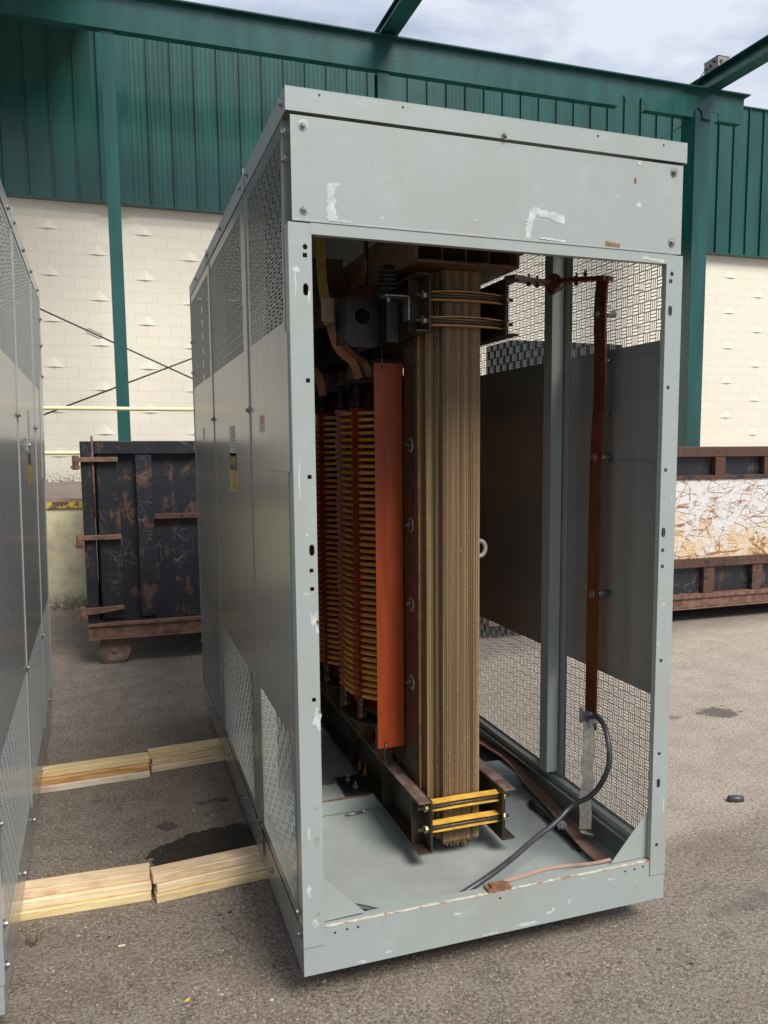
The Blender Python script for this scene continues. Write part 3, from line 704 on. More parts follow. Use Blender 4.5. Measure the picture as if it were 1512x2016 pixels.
# tie rods with yellow insulating bands, nuts
for z in (.298,.392,2.392,2.490):
    y=.530
    m=MB(); m.cyl((.600,y,z),(1,0,0),.0075,.42,14)
    rod=m.build('tie_rod',M['threads'],TR)
    m=MB()
    for x,h in ((.632,.014),(.985,.014)): m.cyl((x,y,z),(1,0,0),.015,h,6,sm=False); m.cyl((x-.004 if x<.8 else x-.0015,y,z),(1,0,0),.018,.003,16)
    build_split(m,'nut',M['brass'],rod)
    m=MB()
    for dz in (.016,-.016):
        pts=[(.665+.31*i/16,y+.016-.012*abs(math.sin(math.pi*i/16))**.6,z+dz+(.006*math.sin(math.pi*i/16)*(1 if dz>0 else .8))) for i in range(17)]
        m.strip(pts,(0,1,.12),.034,.004)
    m.strip([(.665+.31*i/16,y+.030-.012*abs(math.sin(math.pi*i/16))**.6,z) for i in range(17)],(0,0,1),.032,.004)
    m.build('insulating_band',M['yellow'] if z<1 else M['brassband'],rod)
# coils
def coil(yc,zt=2.075,zb=.715,Rr=.327,detail=True):
    root=bpy.data.objects.new('coil',None); COL.objects.link(root); root.parent=TR; root.location=(XC,yc,0)
    m=MB(); m.cyl((0,0,zb-.06),(0,0,1),Rr-.045,zt-zb+.20,40); m.build('barrel',M['coilin'],root)
    m=MB(); n=45; pz=(zt-zb)/n
    for k in range(n):
        z=zb+k*pz; big=.006 if k in (14,30,42) else 0
        h=pz*.50
        m.lathe((0,0,z),(0,0,1),[(Rr-.05,0),(Rr-.004,0),(Rr,.003),(Rr,h-.003),(Rr-.004,h),(Rr-.05,h)],56)
    m.build('winding',M['coil'],root)
    m=MB()
    for a in range(9):
        an=R(165.4+40*a); d=Vector((math.cos(an),math.sin(an),0)); tt=Vector((-d.y,d.x,0))
        for k in range(n):
            z=zb+k*pz; 
            for (o,w,h0,h1,l0,l1) in ((0,.042,pz*.48,pz*.98,.04,.020),(0,.024,-pz*.02,pz*.50,.02,.013)):
                Mx=Matrix((( d.x,tt.x,0,0),(d.y,tt.y,0,0),(0,0,1,0),(0,0,0,1)))
                m.box(Rr-l0,Rr+l1,-w/2,w/2,z+h0,z+h1,M=Mx)
    m.build('spacer_column',M['spacer'],root)
    for a in range(9):
        an=R(165.4+40*a); d=Vector((math.cos(an),math.sin(an),0))*(Rr-.012)
        for zz in (zb-.105,zt+.005):
            m=MB(); pr=[(.020,0),(.020,.020)]
            for k in range(5): pr+=[(.014,.022+k*.011),(.023,.026+k*.011),(.023,.029+k*.011),(.014,.033+k*.011)]
            pr+=[(.019,.080),(.019,.100)]
            m.lathe((d.x,d.y,zz),(0,0,1),pr,16); m.build('insulator',M['insul'] if zz<1 else M['black'],root)
    m=MB(); m.lathe((0,0,zt+.108),(0,0,1),[(Rr-.10,0),(Rr+.015,0),(Rr+.015,.012),(Rr-.10,.012)],48,closed=True); m.lathe((0,0,zb-.122),(0,0,1),[(Rr-.10,0),(Rr+.012,0),(Rr+.012,.012),(Rr-.10,.012)],48,closed=True)
    build_split(m,'end_ring',M['dark'],root)
    m=MB()
    for yy in (-.22,.10): m.box(-.24,-.16,yy,yy+.008,-.59+zb+.305,zb-.123); 
    build_split(m,'support_bracket',M['tan'],root)
coil(1.262); coil(1.94); coil(2.62)
# hanging barrier sheet
m=MB(); hole=[(.590,.606)]
def put(a,b_,c,d): m.box(a,b_,.862,.866,c,d)
holed(m,(.528,.654),(.548,2.255),[(.558,.569,.560,.573),(.558,.569,2.232,2.244)],put)
bs=m.build('barrier_sheet',M['red'],TR,.0006)
m=MB(); m.tube([(.563,.870,.566),(.563,.855,.570),(.563,.852,.555),(.578,.93,.50),(.600,.95,.425)],.0022,6); m.tube([(.563,.870,2.240),(.563,.856,2.236),(.563,.858,2.26),(.566,.875,2.36)],.0016,6); m.build('wire_hook',M['zinc'],bs)
# top fibre beam box
m=MB(); x0,x1=.578,1.022; y0,y1=.47,1.55; zb_,zt_=2.603,2.78
m.box(x0,x1,y0,y1,zb_,zb_+.012); m.box(x0,x0+.014,y0,y1,zb_+.012,zt_); m.box(x1-.014,x1,y0,y1,zb_+.012,zt_); m.box(x0+.014,x1-.014,y1-.01,y1,zb_+.012,zt_)
for x in (.70,.80,.90): m.box(x,x+.006,y0+.03,y1-.02,zb_+.012,zt_-.03)
m.build('top_beam',M['tan'],TR,.004)
m=MB(); m.box(.10,.60,1.62,1.66,2.50,2.84); m.box(.25,.66,2.3,2.34,2.35,2.8); build_split(m,'insulating_board',M['board'],TR)
m=MB(); m.box(.28,.60,1.40,1.55,2.66,2.72); m.box(.50,.62,.98,1.12,2.55,2.60); m.cyl((.555,1.05,2.60),(0,0,1),.010,.22,10); m.cyl((.35,1.5,2.50),(0,0,1),.012,.3,10); build_split(m,'phase_block',M['insul'],TR)
# black bracket plate with a round hole (ring of faces)
m=MB(); cx,cz,rr=.463,2.438,.033; X0,X1,Z_0,Z1=.393,.533,2.312,2.520; yb=.80
k=32; outer=[]
for i in range(k):
    a=2*math.pi*i/k; dx,dz=math.cos(a),math.sin(a)
    tx=((X1-cx) if dx>0 else (X0-cx))/dx if abs(dx)>1e-6 else 1e9; tz=((Z1-cz) if dz>0 else (Z_0-cz))/dz if abs(dz)>1e-6 else 1e9
    q=min(tx,tz); outer.append((cx+dx*q,cz+dz*q))
for i in range(k):
    j=(i+1)%k; a=2*math.pi*i/k; b_=2*math.pi*j/k
    p=[(cx+math.cos(a)*rr,cz+math.sin(a)*rr),(cx+math.cos(b_)*rr,cz+math.sin(b_)*rr),outer[j],outer[i]]
    m.prism(p,'y',yb,yb+.010)
m.box(X1-.003,X1+.045,yb-.12,yb+.01,Z_0+.01,Z1+.02); m.box(X0,X1,yb+.012,yb+.30,Z1-.012,Z1-.004); m.box(X0,X0+.008,yb+.012,yb+.25,Z_0+.02,Z1-.014)
m.build('bracket_plate',M['black'],TR)
m=MB(); pr=[(.022,0),(.022,.012)]
for q in range(5): pr+=[(.026,.014+q*.017),(.042,.018+q*.017),(.042,.023+q*.017),(.026,.028+q*.017)]
pr+=[(.022,.10),(.022,.112)]
m.lathe((.519,.62,2.498),(0,0,1),pr,24); m.build('ribbed_insulator',M['black'],TR)
m=MB(); m.box(.495,.590,.585,.655,2.488,2.494); m.box(.590,.596,.585,.655,2.40,2.494); m.cyl((.519,.62,2.470),(0,0,1),.008,.018,6,sm=False)
m.build('angle_bracket',M['zinc'],TR)
# copper leads
def lead(pts,w=.042,name='lead_bar',mat='lead'):
    m=MB(); m.strip(smooth(pts,6),(1,-.25,.25),w,.012); return m.build(name,M[mat],TR)
lead([(.380,.985,2.43),(.362,.985,2.475),(.380,.98,2.379),(.410,.98,2.315),(.470,.99,2.268),(.498,1.0,2.20)][1:],.034)
lead([(.449,1.15,2.56),(.463,1.15,2.403),(.504,1.15,2.325),(.571,1.15,2.282),(.595,1.15,2.213)],.03)
m=MB(); m.strip(smooth([(.330,.975,2.83),(.335,.975,2.63),(.350,.97,2.50),(.358,.965,2.42)],5),(1,0,0),.040,.008); m.build('lead_strap',M['dull'],TR)
m=MB(); m.box(.325,.378,.945,.953,2.43,2.53); m.build('lead_plate',M['copper2'],TR)
for yy in (1.62,1.9,2.2): lead([(.30,yy,2.7),(.33,yy,2.5),(.36,yy,2.36),(.46,yy+.02,2.27),(.49,yy+.03,2.16)],.04)
m=MB(); m.box(.36,.42,1.50,1.56,2.00,2.06); m.cyl((.39,1.50,2.03),(0,-1,0),.010,.01,6,sm=False); m.build('terminal_block',M['zinc'],TR)
# small feet with bolts at the first cross member, lower left
m=MB(); m.box(.455,.585,1.17,1.40,.2095,.2215); ft=m.build('mounting_foot',M['dark'],TR,.002)
for x,y in ((.515,1.345),(.528,1.25)):
    m=MB(); m.cyl((x,y,.2215),(0,0,1),.020,.003,18); m.cyl((x,y,.2245),(0,0,1),.012,.010,6,sm=False); m.cyl((x,y,.2345),(0,0,1),.006,.014,10); m.build('bolt',M['zinc'],ft)
for x,y in ((.612,1.47),(.612,1.37)):
    m=MB(); m.lathe((x,y,.212),(0,0,1),[(.014,0),(.014,.02),(.009,.024),(.014,.03),(.009,.036),(.004,.05),(.004,.065)],10); m.build('stud',M['lead'],TR)
# white wrapped loop on the right side
m=MB(); pts=[(1.040+.030*math.cos(a),.90,1.430+.036*math.sin(a)) for a in [R(-120+q*240/14) for q in range(15)]]
m.tube(pts,.010,10); m.build('wrapped_loop',M['white'],TR)

# ------------------------------------------------------------------ bus bar, cable, straps
B=thing('bus_bar','long brown copper bus bar bolted upright to the inside of the right-hand wall','bus bar',(0,0,0))
m=MB(); m.strip(smooth([(1.360,.395,2.585),(1.362,.415,2.45),(1.362,.405,2.12),(1.362,.425,1.85),(1.362,.43,1.27),(1.362,.43,.74),(1.362,.43,.70)],6),(0,1,0),.085,.008); m.build('upright_bar',M['copper'],B)
m=MB(); m.strip([(1.362,.36,2.567),(1.360,.50,2.590),(1.352,.62,2.607),(1.320,.735,2.617),(1.27,.755,2.618)],(1,0,0),.05,.018); m.strip([(1.34,.745,2.610),(1.20,.70,2.606),(1.03,.58,2.590)],(0,1,0),.05,.018); m.build('cross_bar',M['copper'],B)
m=MB(); m.tube([(1.325,.72,2.59+.0),(1.325,.75,2.615),(1.325,.78,2.60),(1.325,.755,2.583)],.020,10,closed=True); m.tube([(1.30,.70,2.613),(1.35,.76,2.613)],.034,12); m.build('taped_joint',M['insul'],B)
m=MB()
for x,y in ((1.357,.53),(1.356,.60),(1.22,.70),(1.17,.68)):
    z=2.598; m.cyl((x,y,z-.018),(0,0,1),.005,.052,8); m.cyl((x,y,z+.012),(0,0,1),.010,.008,6,sm=False); m.cyl((x,y,z-.014),(0,0,1),.010,.008,6,sm=False)
build_split(m,'joint_bolt',M['dark'],B)
for z in (2.439,1.852,1.271):
    m=MB(); m.cyl((1.366,.43,z),(1,0,0),.014,.076,12); m.cyl((1.358,.43,z),(-1,0,0),.018,.003,16); m.cyl((1.355,.43,z),(-1,0,0),.012,.010,6,sm=False); m.build('standoff',M['zinc'],B)
CL=thing('cable_clamp','small grey metal clamp gripping the lower end of the copper bus bar','clamp',(0,0,0))
m=MB(); m.box(1.335,1.375,.385,.455,.715,.755); m.box(1.325,1.337,.375,.39,.70,.77); m.box(1.325,1.337,.45,.465,.70,.77); m.build('clamp_body',M['grey'],CL,.004)
m=MB(); m.cyl((1.345,.42,.735),(-1,-.4,0),.010,.045,6,sm=False); m.build('bolt',M['zinc'],CL)
# floor of cabinet z: .134 + pan
m=MB()
cp=smooth([(1.335,.39,.745),(1.315,.30,.775),(1.295,.215,.765),(1.283,.165,.715),(1.28,.150,.640),(1.275,.19,.545),(1.26,.26,.455),(1.215,.325,.395),(1.12,.30,.345),(1.00,.255,.315),(.88,.18,.303),(.77,.112,.298),(.68,.072,.286),(.60,.058,.262),(.52,.056,.225),(.44,.056,.205),(.36,.056,.225),(.29,.058,.256),(.22,.062,.285),(.16,.068,.30),(.10,.085,.28)],6)
m.tube(cp,.0112,12); tag(m.build('power_cable',M['rubber']),'thick black rubber cable drooping from the bus bar clamp across the cabinet floor','cable')
m=MB(); m.strip(smooth([(1.345,.405,.715),(1.335,.40,.66),(1.333,.39,.59),(1.328,.40,.52),(1.338,.40,.46),(1.335,.42,.38),(1.345,.43,.30),(1.35,.44,.22)],5),(1,-.45,0),.052,.005); m.strip([(1.350,.42,.205),(1.37,.47,.20)],(0,1,0),.06,.004)
tag(m.build('braided_strap',M['braid']),'pale flat braided strap hanging below the bus bar clamp','strap')
m=MB(); m.strip(smooth([(1.375,1.75,.215),(1.388,1.50,.222),(1.395,1.36,.228),(1.395,1.22,.222),(1.398,1.05,.185),(1.39,.815,.165),(1.355,.56,.162),(1.335,.40,.162),(1.33,.27,.165),(1.335,.17,.17)],6),(1,0,0),.062,.006); m.cyl((1.396,1.28,.225),(0,0,1),.010,.008,12)
tag(m.build('copper_floor_strap',M['copper2']),'wide brown copper strap lying along the right edge of the cabinet floor','copper strap')
m=MB(); m.strip(smooth([(1.225,.040,.292),(1.15,.045,.288),(1.05,.065,.286),(.95,.070,.287),(.85,.055,.286),(.75,.040,.288),(.70,.036,.290)],6),(0,1,.5),.013,.004)
tag(m.build('thin_copper_strip',M['copper2']),'thin pinkish copper strip curving along the cabinet front sill','copper strip')
m=MB(); m.box(.683,.775,-.003,.047,.2808,.2895); m.box(.70,.76,.006,.040,.2895,.2965)
tag(m.build('rusty_clip',M['rust']),'small rusty angle clip on top of the cabinet front sill','clip')
m=MB()
pts=[(1.372,.90,.147),(1.36,.84,.147),(1.365,.78,.147),(1.352,.70,.147),(1.355,.62,.147)]
k=0; P=smooth([(1.335,.92,.147),(1.322,.88,.147),(1.325,.78,.148),(1.318,.68,.147),(1.315,.60,.148),(1.312,.50,.148),(1.305,.42,.148)],5)
for a,b_ in zip(P[:-1],P[1:]):
    c_=(a+b_)/2; d=(b_-a).normalized(); s_=Vector((-d.y,d.x,0)) if k%2==0 else Vector((0,0,1)); L_=.024; w_=.013
    m.tube([c_+d*L_*math.cos(q*math.pi/4)*1+s_*w_*math.sin(q*math.pi/4) for q in range(8)],.0038,6,closed=True); k+=1
tag(m.build('short_chain',M['black']),'short black chain lying beside the copper strap on the cabinet floor','chain')
m=MB(); m.cyl((1.325,.60,.170),(-.4,-.9,.35),.022,.006,18); m.cyl((1.322,.594,.172),(-.4,-.9,.35),.009,.022,8)
tag(m.build('loose_bolt',M['zinc']),'loose shiny bolt with washer lying on the chain','bolt')

# ------------------------------------------------------------------ neighbouring cabinet
N=thing('neighbour_cabinet','closed weathered grey steel cabinet cut off by the left edge of the photo','transformer cabinet',(-.930,.15,.114),(0,R(1.15),R(1.2)))
W2,H2,D2=1.5,2.80,3.37
b=MB(); b.box(-W2,0,-.002,.004,0,.166); b.build('base_channel',M['paint3'],N)
b=MB(); b.box(-.004,0,.004,D2,0,.150); b.build('base_channel',M['paint3'],N)
b=MB(); b.box(-W2,-W2+.004,.004,D2,0,.150); b.box(-W2,0,D2,D2+.004,0,.166); b.build('base_channel',M['paint3'],N)
P2=[(.055,1.33,.10,30),(1.332,2.52,1.42,26),(2.522,D2-.01,2.60,18)]
side_wall(N,0,1,P2,.142,H2-.06,(.190,15),(2.145,14),M['paint3'])
side_wall(N,-W2,-1,P2,.142,H2-.06,(.190,15),(2.145,14),M['paint3'])
c=MB(); c.box(-W2-.003,.003,-.006,D2+.006,H2,H2+.003); c.box(0,.004,-.006,D2+.006,H2-.072,H2); c.box(-W2-.004,-W2,-.006,D2+.006,H2-.072,H2); c.box(-W2,0,-.006,-.003,H2-.072,H2); c.box(-W2,0,D2+.003,D2+.006,H2-.072,H2)
c.box(.0045,.009,1.32,1.345,H2-.075,H2+.014); c.build('roof_cap',M['paint3'],N)
m=MB(); m.box(-.07,.001,-.006,-.003,.10,H2-.08); m.box(-.002,.0035,-.003,.05,.10,H2-.08); build_split(m,'corner_post',M['paint3'],N)
m=MB(); m.box(-W2+.001,-.075,0,.004,.17,H2-.08); m.build('front_panel',M['paint3'],N)
m=MB(); m.box(-W2+.001,-.004,D2,D2+.003,.17,H2-.08); m.build('rear_panel',M['paint3'],N)
for y,z in ((.60,H2-.035),(1.15,H2-.035),(1.40,H2-.035),(1.95,H2-.035),(2.5,H2-.035),(3.1,H2-.035),(3.34,2.62),(3.34,2.45),(3.34,2.25),(1.30,1.93),(2.50,1.90),(2.50,.70),(1.31,.80),(.04,.28),(.04,.14),(.02,.62),(1.32,.08),(2.0,.07),(2.9,.20),(.75,.10)):
    m=MB(); bolt(m,(.004,y,z),(1,0,0),.011); m.build('bolt',M['zinc'],N)
m=MB(); m.box(.0005,.0055,3.05,D2,1.60,2.24); m.build('cover_plate',M['paint3'],N)
l=MB(); l.box(.0005,.0012,1.90,2.06,1.60,1.70); l.box(.0005,.0012,1.90,2.06,1.702,1.76,1)
for k in range(7): l.box(.0012,.0016,1.92,2.04,1.612+.012*k,1.616+.012*k,2)
l.build('warning_label',[M['warn'],M['warnink'],M['darkwarn']],N)
l=MB(); l.box(.0005,.0012,1.90,2.06,1.79,1.98)
for k in range(8): l.box(.0012,.0016,1.92,2.03,1.81+.018*k,1.815+.018*k,1)
l.build('rating_label',[M['label'],M['labelgrey']],N)
l=MB(); l.box(.0005,.010,1.755,1.785,1.77,1.84); l.cyl((.010,1.77,1.80),(1,0,0),.010,.012,10); l.build('latch_handle',M['grey'],N,.003)

# ------------------------------------------------------------------ lumber
def board(x0,x1,yy,z,wood,label,skew,dx=0,dy=0,group='pine boards stacked under the cabinets'):
    o=MB(); L_=(x1-x0); o.box(0,L_,0,.089,0,.0368)
    ob=o.build('lumber_board',M[wood],None,.0042); ob.location=(x0+dx,yy+dy,z+.0004); ob.rotation_euler=(0,0,skew)
    tag(ob,label,'board',group)
for (nm,x0,x1,y,sk,woods,offs) in (
   ('front left-hand','-1.65','-.462',.905,-.035,('w1','w0','w2'),((0,0),(.004,.015),(-.002,.034))),
   ('front right-hand','-.442','.75',.868,.10,('w1','w0','w2'),((0,0),(.004,.016),(-.010,.026))),
   ('back left-hand','-1.75','-.412',2.312,.055,('w4','w3','w1'),((0,0),(-.003,.016),(.002,.036))),
   ('back right-hand','-.402','.80',2.380,.10,('w0','w2','w1'),((0,0),(.005,.012),(-.008,.020)))):
    x0=float(x0); x1=float(x1)
    for k in range(3):
        lev=('bottom','middle','top')[k]
        dx,dy=offs[k]; yst=y+(math.sin(sk)*0)
        # left-hand stacks are hinged at their visible right end
        if 'left' in nm: X=x1-(x1-x0)*math.cos(sk); Yv=y-(x1-x0)*math.sin(sk) if sk>0 else y-(x1-x0)*math.sin(sk)
        else: X=x0; Yv=y
        board(X,X+(x1-x0),Yv,k*.0378,woods[k],'%s board of the %s stack of pine boards between the cabinets'%(lev,nm.replace(' ',' ')),sk,dx,dy)

# ------------------------------------------------------------------ building (local frame: wall plane at local y 0)
AL=R(-1.4)
def frame(o): o.location=(0,14.2,0); o.rotation_euler=(0,0,AL); return o
BD=thing('warehouse_building','long cream block warehouse with dark green metal cladding above','building',(0,14.2,0),(0,0,AL))
m=MB(); bw=.4064; bh=.2018
m.box(-16,26,.0,.25,0,6.5)
for k in range(-14,32):
    u=-1.468+.812*k
    for j in range(-6,8):
        z=5.77-.807*j-(.4036 if k%2 else 0)
        if z<1.45 or z>6.1: continue
        A=(u-.198,.002,z+.006);Bp=(u+.198,.002,z+.006); ap=(u,-.026,z+.012); tp=(u,.002,z+.198)
        m.face([A,Bp,ap]); m.face([A,ap,tp]); m.face([ap,Bp,tp])
m.build('block_wall',M['block'],BD)
m=MB(); zb_,zt_=6.285,9.50
m.box(-16,26,-.16,-.001,zb_,zt_)
u=-15.7+.02
us=[.322+.408*k for k in range(-40,62)]
for u in us:
    m.box(u-.009,u+.009,-.205,-.16,zb_-.004,zt_-.01); m.box(u+.009,u+.020,-.166,-.16,zb_,zt_,1)
m.build('metal_cladding',[M['green'],M['seam']],BD)
m=MB(); m.box(-16,26,-.205,-.0,zt_,zt_+.03); m.box(-16,26,-.185,.0,zb_-.03,zb_-.005); m.build('edge_trim',M['greens'],BD)
m=MB(); m.box(-.52,-.02,-.24,-.196,zb_-.03,zt_); m.build('vertical_trim',M['greens'],BD)
m=MB(); m.box(-16,26,.25,12,9.3,9.42); m.build('roof',M['grey'],BD)
# dock
DK=thing('loading_dock','raised concrete loading dock with rusty yellow edge along the warehouse','dock',(0,14.2,0),(0,0,AL))
m=MB(); m.box(-16,26,-6.2,-.01,0,1.20); m.build('dock_wall',M['dockface'],DK)
m=MB(); m.box(-16,26,-6.225,-6.1,1.201,1.275); m.build('dock_edge',M['dockedge'],DK)
m=MB(); m.box(-16,26,-6.099,-.011,1.201,1.272); m.box(-16,26,-6.06,-5.6,1.272,1.30); m.build('deck',M['docktop'],DK)
# guard rail
GR=thing('guard_rail','cream painted two-bar pipe guard rail along the dock edge','railing',(0,14.2,0),(0,0,AL))
for z in (2.355,1.84):
    m=MB(); m.cyl((-6,-6.18,z),(1,0,0),.024,9.6,12); m.build('rail',M['pipe'],GR)
for x in (-5.9,-4.1,-2.2,1.0,3.5):
    m=MB(); m.cyl((x,-6.18,1.275),(0,0,1),.024,1.10,12); m.build('rail_post',M['pipe'],GR)
# columns
def column(u,w,d,ylocal,label,ww=0):
    c_=thing('steel_column',label,'column',(0,14.2,0),(0,0,AL),'green steel columns under the long beam')
    m=MB(); m.box(u,u+w,ylocal,ylocal+.02,1.28,8.30); m.box(u,u+w,ylocal+d-.02,ylocal+d,1.28,8.30); m.build('flange',M['greens'],c_)
    m=MB(); m.box(u+w/2-.01,u+w/2+.01,ylocal+.02,ylocal+d-.02,1.28,8.30); m.build('web',M['greens'],c_)
    m=MB(); m.box(u-.05,u+w+.05,ylocal-.05,ylocal+d+.05,1.272,1.30); m.build('base_plate',M['greens'],c_)
column(-.400,.195,.22,-2.2,'green steel column crossed by the brace rods, left of the open cabinet')
column(4.03,.20,.22,-2.2,'green steel column whose top shows just above the cabinet roof')
c3=thing('steel_column','wide green steel column to the right of the open cabinet','column',(0,14.2,0),(0,0,AL),'green steel columns under the long beam')
m=MB(); m.box(10.47,10.83,-2.19,-1.72,1.28,8.60); m.build('shaft',M['greens'],c3,.01)
m=MB(); m.box(10.40,10.90,-2.25,-1.66,1.272,1.30); m.build('base_plate',M['greens'],c3)
# fascia beam with copes at right end
FB=thing('fascia_beam','long sloping-looking green steel beam carried on the columns','beam',(0,14.2,0),(0,R(.32),AL))
zb_,zt_=8.315,8.83
poly=[(-14,zt_),(-14,zb_),(8.66,zb_),(8.70,zb_+.10),(8.76,zb_+.20),(8.80,zb_+.20),(8.86,zb_+.08),(8.90,zb_+.06),(9.09,zb_+.08),(9.12,zb_+.17),(9.17,zb_+.20),(9.22,zb_+.17),(9.265,zb_+.10),(9.265,zb_),
      (10.35,zb_),(10.36,zb_+.10),(10.40,zb_+.16),(10.46,zb_+.19),(10.52,zb_+.16),(10.565,zb_+.08),(10.57,zb_),(10.765,zb_),(10.765,zb_+.14),(10.935,zb_+.14),(10.935,zb_),(11.53,zb_),(11.53,zt_)]
# split web polygon into convex-ish column slabs
xs=sorted({p[0] for p in poly})
def zlow(x,side):
    pts=poly[1:-1]
    best=None
    for (a,b_),(c_,d_) in zip(pts[:-1],pts[1:]):
        if abs(a-c_)<1e-9: continue
        if (side>0 and a<=x<c_) or (side<0 and a<x<=c_): best=b_+(d_-b_)*(x-a)/(c_-a)
    return zb_ if best is None else best
m=MB()
for a,b_ in zip(xs[:-1],xs[1:]):
    m.prism([(a,zlow(a,1)),(b_,zlow(b_,-1)),(b_,zt_),(a,zt_)],'y',-2.215,-2.200)
m.build('web',M['greens'],FB)
m=MB(); m.box(-14,11.60,-2.33,-2.06,zt_,zt_+.022); m.build('flange',M['greens'],FB)
m=MB()
for a,b_ in ((-14,8.66),(9.265,10.35),(10.57,10.765),(10.94,11.45)): m.box(a,b_,-2.245,-2.08,zb_-.016,zb_-.001)
m.build('flange',M['greens'],FB)
m=MB(); m.box(-.004,.004,-2.219,-2.2155,zb_,zt_); m.box(4.10,4.38,-2.218,-2.2155,zb_+.18,zb_+.186); m.build('splice_seam',M['black'],FB)
m=MB()
for x in (1.2,2.2,3.1,5.0,6.1,7.2,8.3,10.7,11.3): m.cyl((x,-2.2155,zb_+.30),(0,-1,0),.016,.002,10)
for i in range(5):
    for q in range(3): m.cyl((4.12+.055*i,-2.2155,zb_+.12+.14*q),(0,-1,0),.009,.004,8)
m.build('bolt_holes',M['black'],FB)
# canopy beams projecting toward the viewer
def canopy(x0,x1,z0,z1,label,lb):
    c_=thing('canopy_beam',label,'beam',(0,0,0),(0,0,0),'cantilevered green canopy beams')
    y0,y1=4.5,12.25
    m=MB(); m.box(x0,x1,y0,y1,z0,z0+.018); m.build('flange',M['greens'],c_)
    m=MB(); m.box(x0,x1,y0,y1,z1-.018,z1); m.build('flange',M['greens'],c_)
    xm=(x0+x1)/2; m=MB(); m.box(xm-.008,xm+.008,y0,y1,z0+.018,z1-.018); m.build('web',M['greens'],c_)
canopy(4.00,4.32,8.86,9.02,'green canopy beam rising out of the top edge of the photo',0)
canopy(10.60,10.90,8.80,9.09,'green canopy beam at the top right carrying a grey box',0)
eb=thing('electrical_box','small grey box with cable glands on top of the right-hand canopy beam','electrical box',(10.60,11.37,9.092))
m=MB(); m.box(0,.26,0,.41,0,.19); m.box(-.01,.27,-.01,.42,.19,.20); m.build('box_body',M['ebox'],eb,.004)
m=MB()
for c_,r_,h_,ax in (((-.0,.10,.12),.022,.05,(-1,0,0)),((0,.21,.08),.030,.03,(-1,0,0)),((0,.32,.06),.018,.06,(-1,0,0)),((.07,0,.10),.028,.02,(0,-1,0))): m.cyl(c_,ax,r_,h_,12)
build_split(m,'cable_gland',M['rod'],eb)
m=MB(); m.tube(smooth([(-.05,.21,.08),(-.12,.30,-.05),(-.16,.42,-.20),(-.18,.62,-.38)],5),.008,6); m.build('cable',M['rod'],eb)
# deck added unseen beyond the left edge to shade the left wall
cd=thing('added_shade_deck','unseen deck added to shade the left end of the wall','shade blocker',(0,14.2,0),(0,0,AL))
m=MB(); m.box(-14,-.5,-7.5,-.2,9.52,9.56); m.build('deck',M['grey'],cd)
# brace rods
def rod(p0,p1,label,tb=None):
    m=MB(); p0=Vector(p0); p1=Vector(p1); d=(p1-p0).normalized(); L_=(p1-p0).length; m.cyl(p0,d,.014,L_,8)
    o=m.build('brace_rod',M['rod']); tag(o,label,'brace rod','crossed brace rods behind the green column')
    if tb:
        c_=p0+d*(tb*L_); w=Vector((-d.z,0,d.x))*.038
        q=MB(); q.tube([c_-d*.14,c_-d*.11+w,c_+d*.11+w,c_+d*.14,c_+d*.11-w,c_-d*.11-w],.012,6,closed=True); q.build('turnbuckle',M['grey'],o)
rod((-4.6,13.1,5.56),(4.3,12.9,1.54),'dark brace rod with a turnbuckle, sloping down to the right',.432)
rod((-4.3,13.12,1.35),(4.3,12.92,4.88),'dark brace rod without a turnbuckle, sloping up to the right')
m=MB(); m.tube([(9.5,11.97,7.70),(10.5,11.94,8.30)],.010,6); tag(m.build('guy_wire',M['rod']),'thin dark wire slanting up to the right-hand column head','wire')

# ------------------------------------------------------------------ containers
def wheel(mb,c,r): 
    mb.cyl(c,(0,1,0),r,.05,32); mb.cyl((c[0],c[1]-.012,c[2]),(0,1,0),r*.82,.012,32); mb.cyl((c[0],c[1]-.03,c[2]),(0,1,0),.028,.02,6,sm=False)
K=thing('roll_off_container','navy and rust scratched roll-off container with a hinged end, behind the left gap','roll-off container',(-.80,5.1,0))
yb=.06
m=MB(); m.box(.10,3.30,yb,yb+.012,.40,1.90); m.box(.10,3.30,2.40,2.412,.40,1.90); m.box(3.28,3.30,yb,2.40,.40,1.90); m.box(.02,3.30,.02,2.40,.385,.40); m.box(.10,.112,yb,2.40,.40,1.90); m.build('container_body',M['contain'],K)
m=MB(); m.box(.105,3.32,-.02,.055,1.845,1.958); m.box(.105,3.32,2.40,2.46,1.845,1.958); m.box(3.30,3.34,.055,2.46,1.845,1.958); build_split(m,'top_rail',M['contain'],K,.006)
m=MB(); m.box(.125,.30,.0,.055,.42,1.842); m.build('wide_post',M['contain'],K,.003)
for x0,x1 in ((.44,.575),(1.25,1.385),(2.05,2.185),(2.85,2.985)):
    m=MB(); m.box(x0,x1,-.01,.055,.42,1.842); m.build('side_post',M['contain'],K,.003)
for a,b_ in ((.577,1.248),(1.387,2.048),(2.187,2.848)):
    m=MB(); m.box(a,b_,0,.055,1.275,1.318); m.build('side_rib',M['contain2'],K,.003)
m=MB(); m.box(0,.092,-.012,.10,.38,1.955); m.box(0,.04,.10,2.40,.38,1.955); m.build('end_door',M['contain'],K,.004)
m=MB(); m.cyl((.098,-.016,1.30),(0,0,1),.010,.70,8); m.build('door_rod',M['rustst'],K)
for z in (1.80,1.135,.505):
    m=MB(); m.box(-.06,.30,-.055,-.013,z-.02,z+.02) if z!=.505 else m.prism([(-.06,z-.035),(.06,z-.035),(.30,z+.0),(.30,z+.03),(-.06,z+.02)],'y',-.055,-.021)
    m.cyl((-.035,-.045,z-.085),(0,0,1),.028,.12,12); m.box(-.075,.0,-.06,-.03,z-.075,z-.05); build_split(m,'hinge',M['rustst'],K,.004)
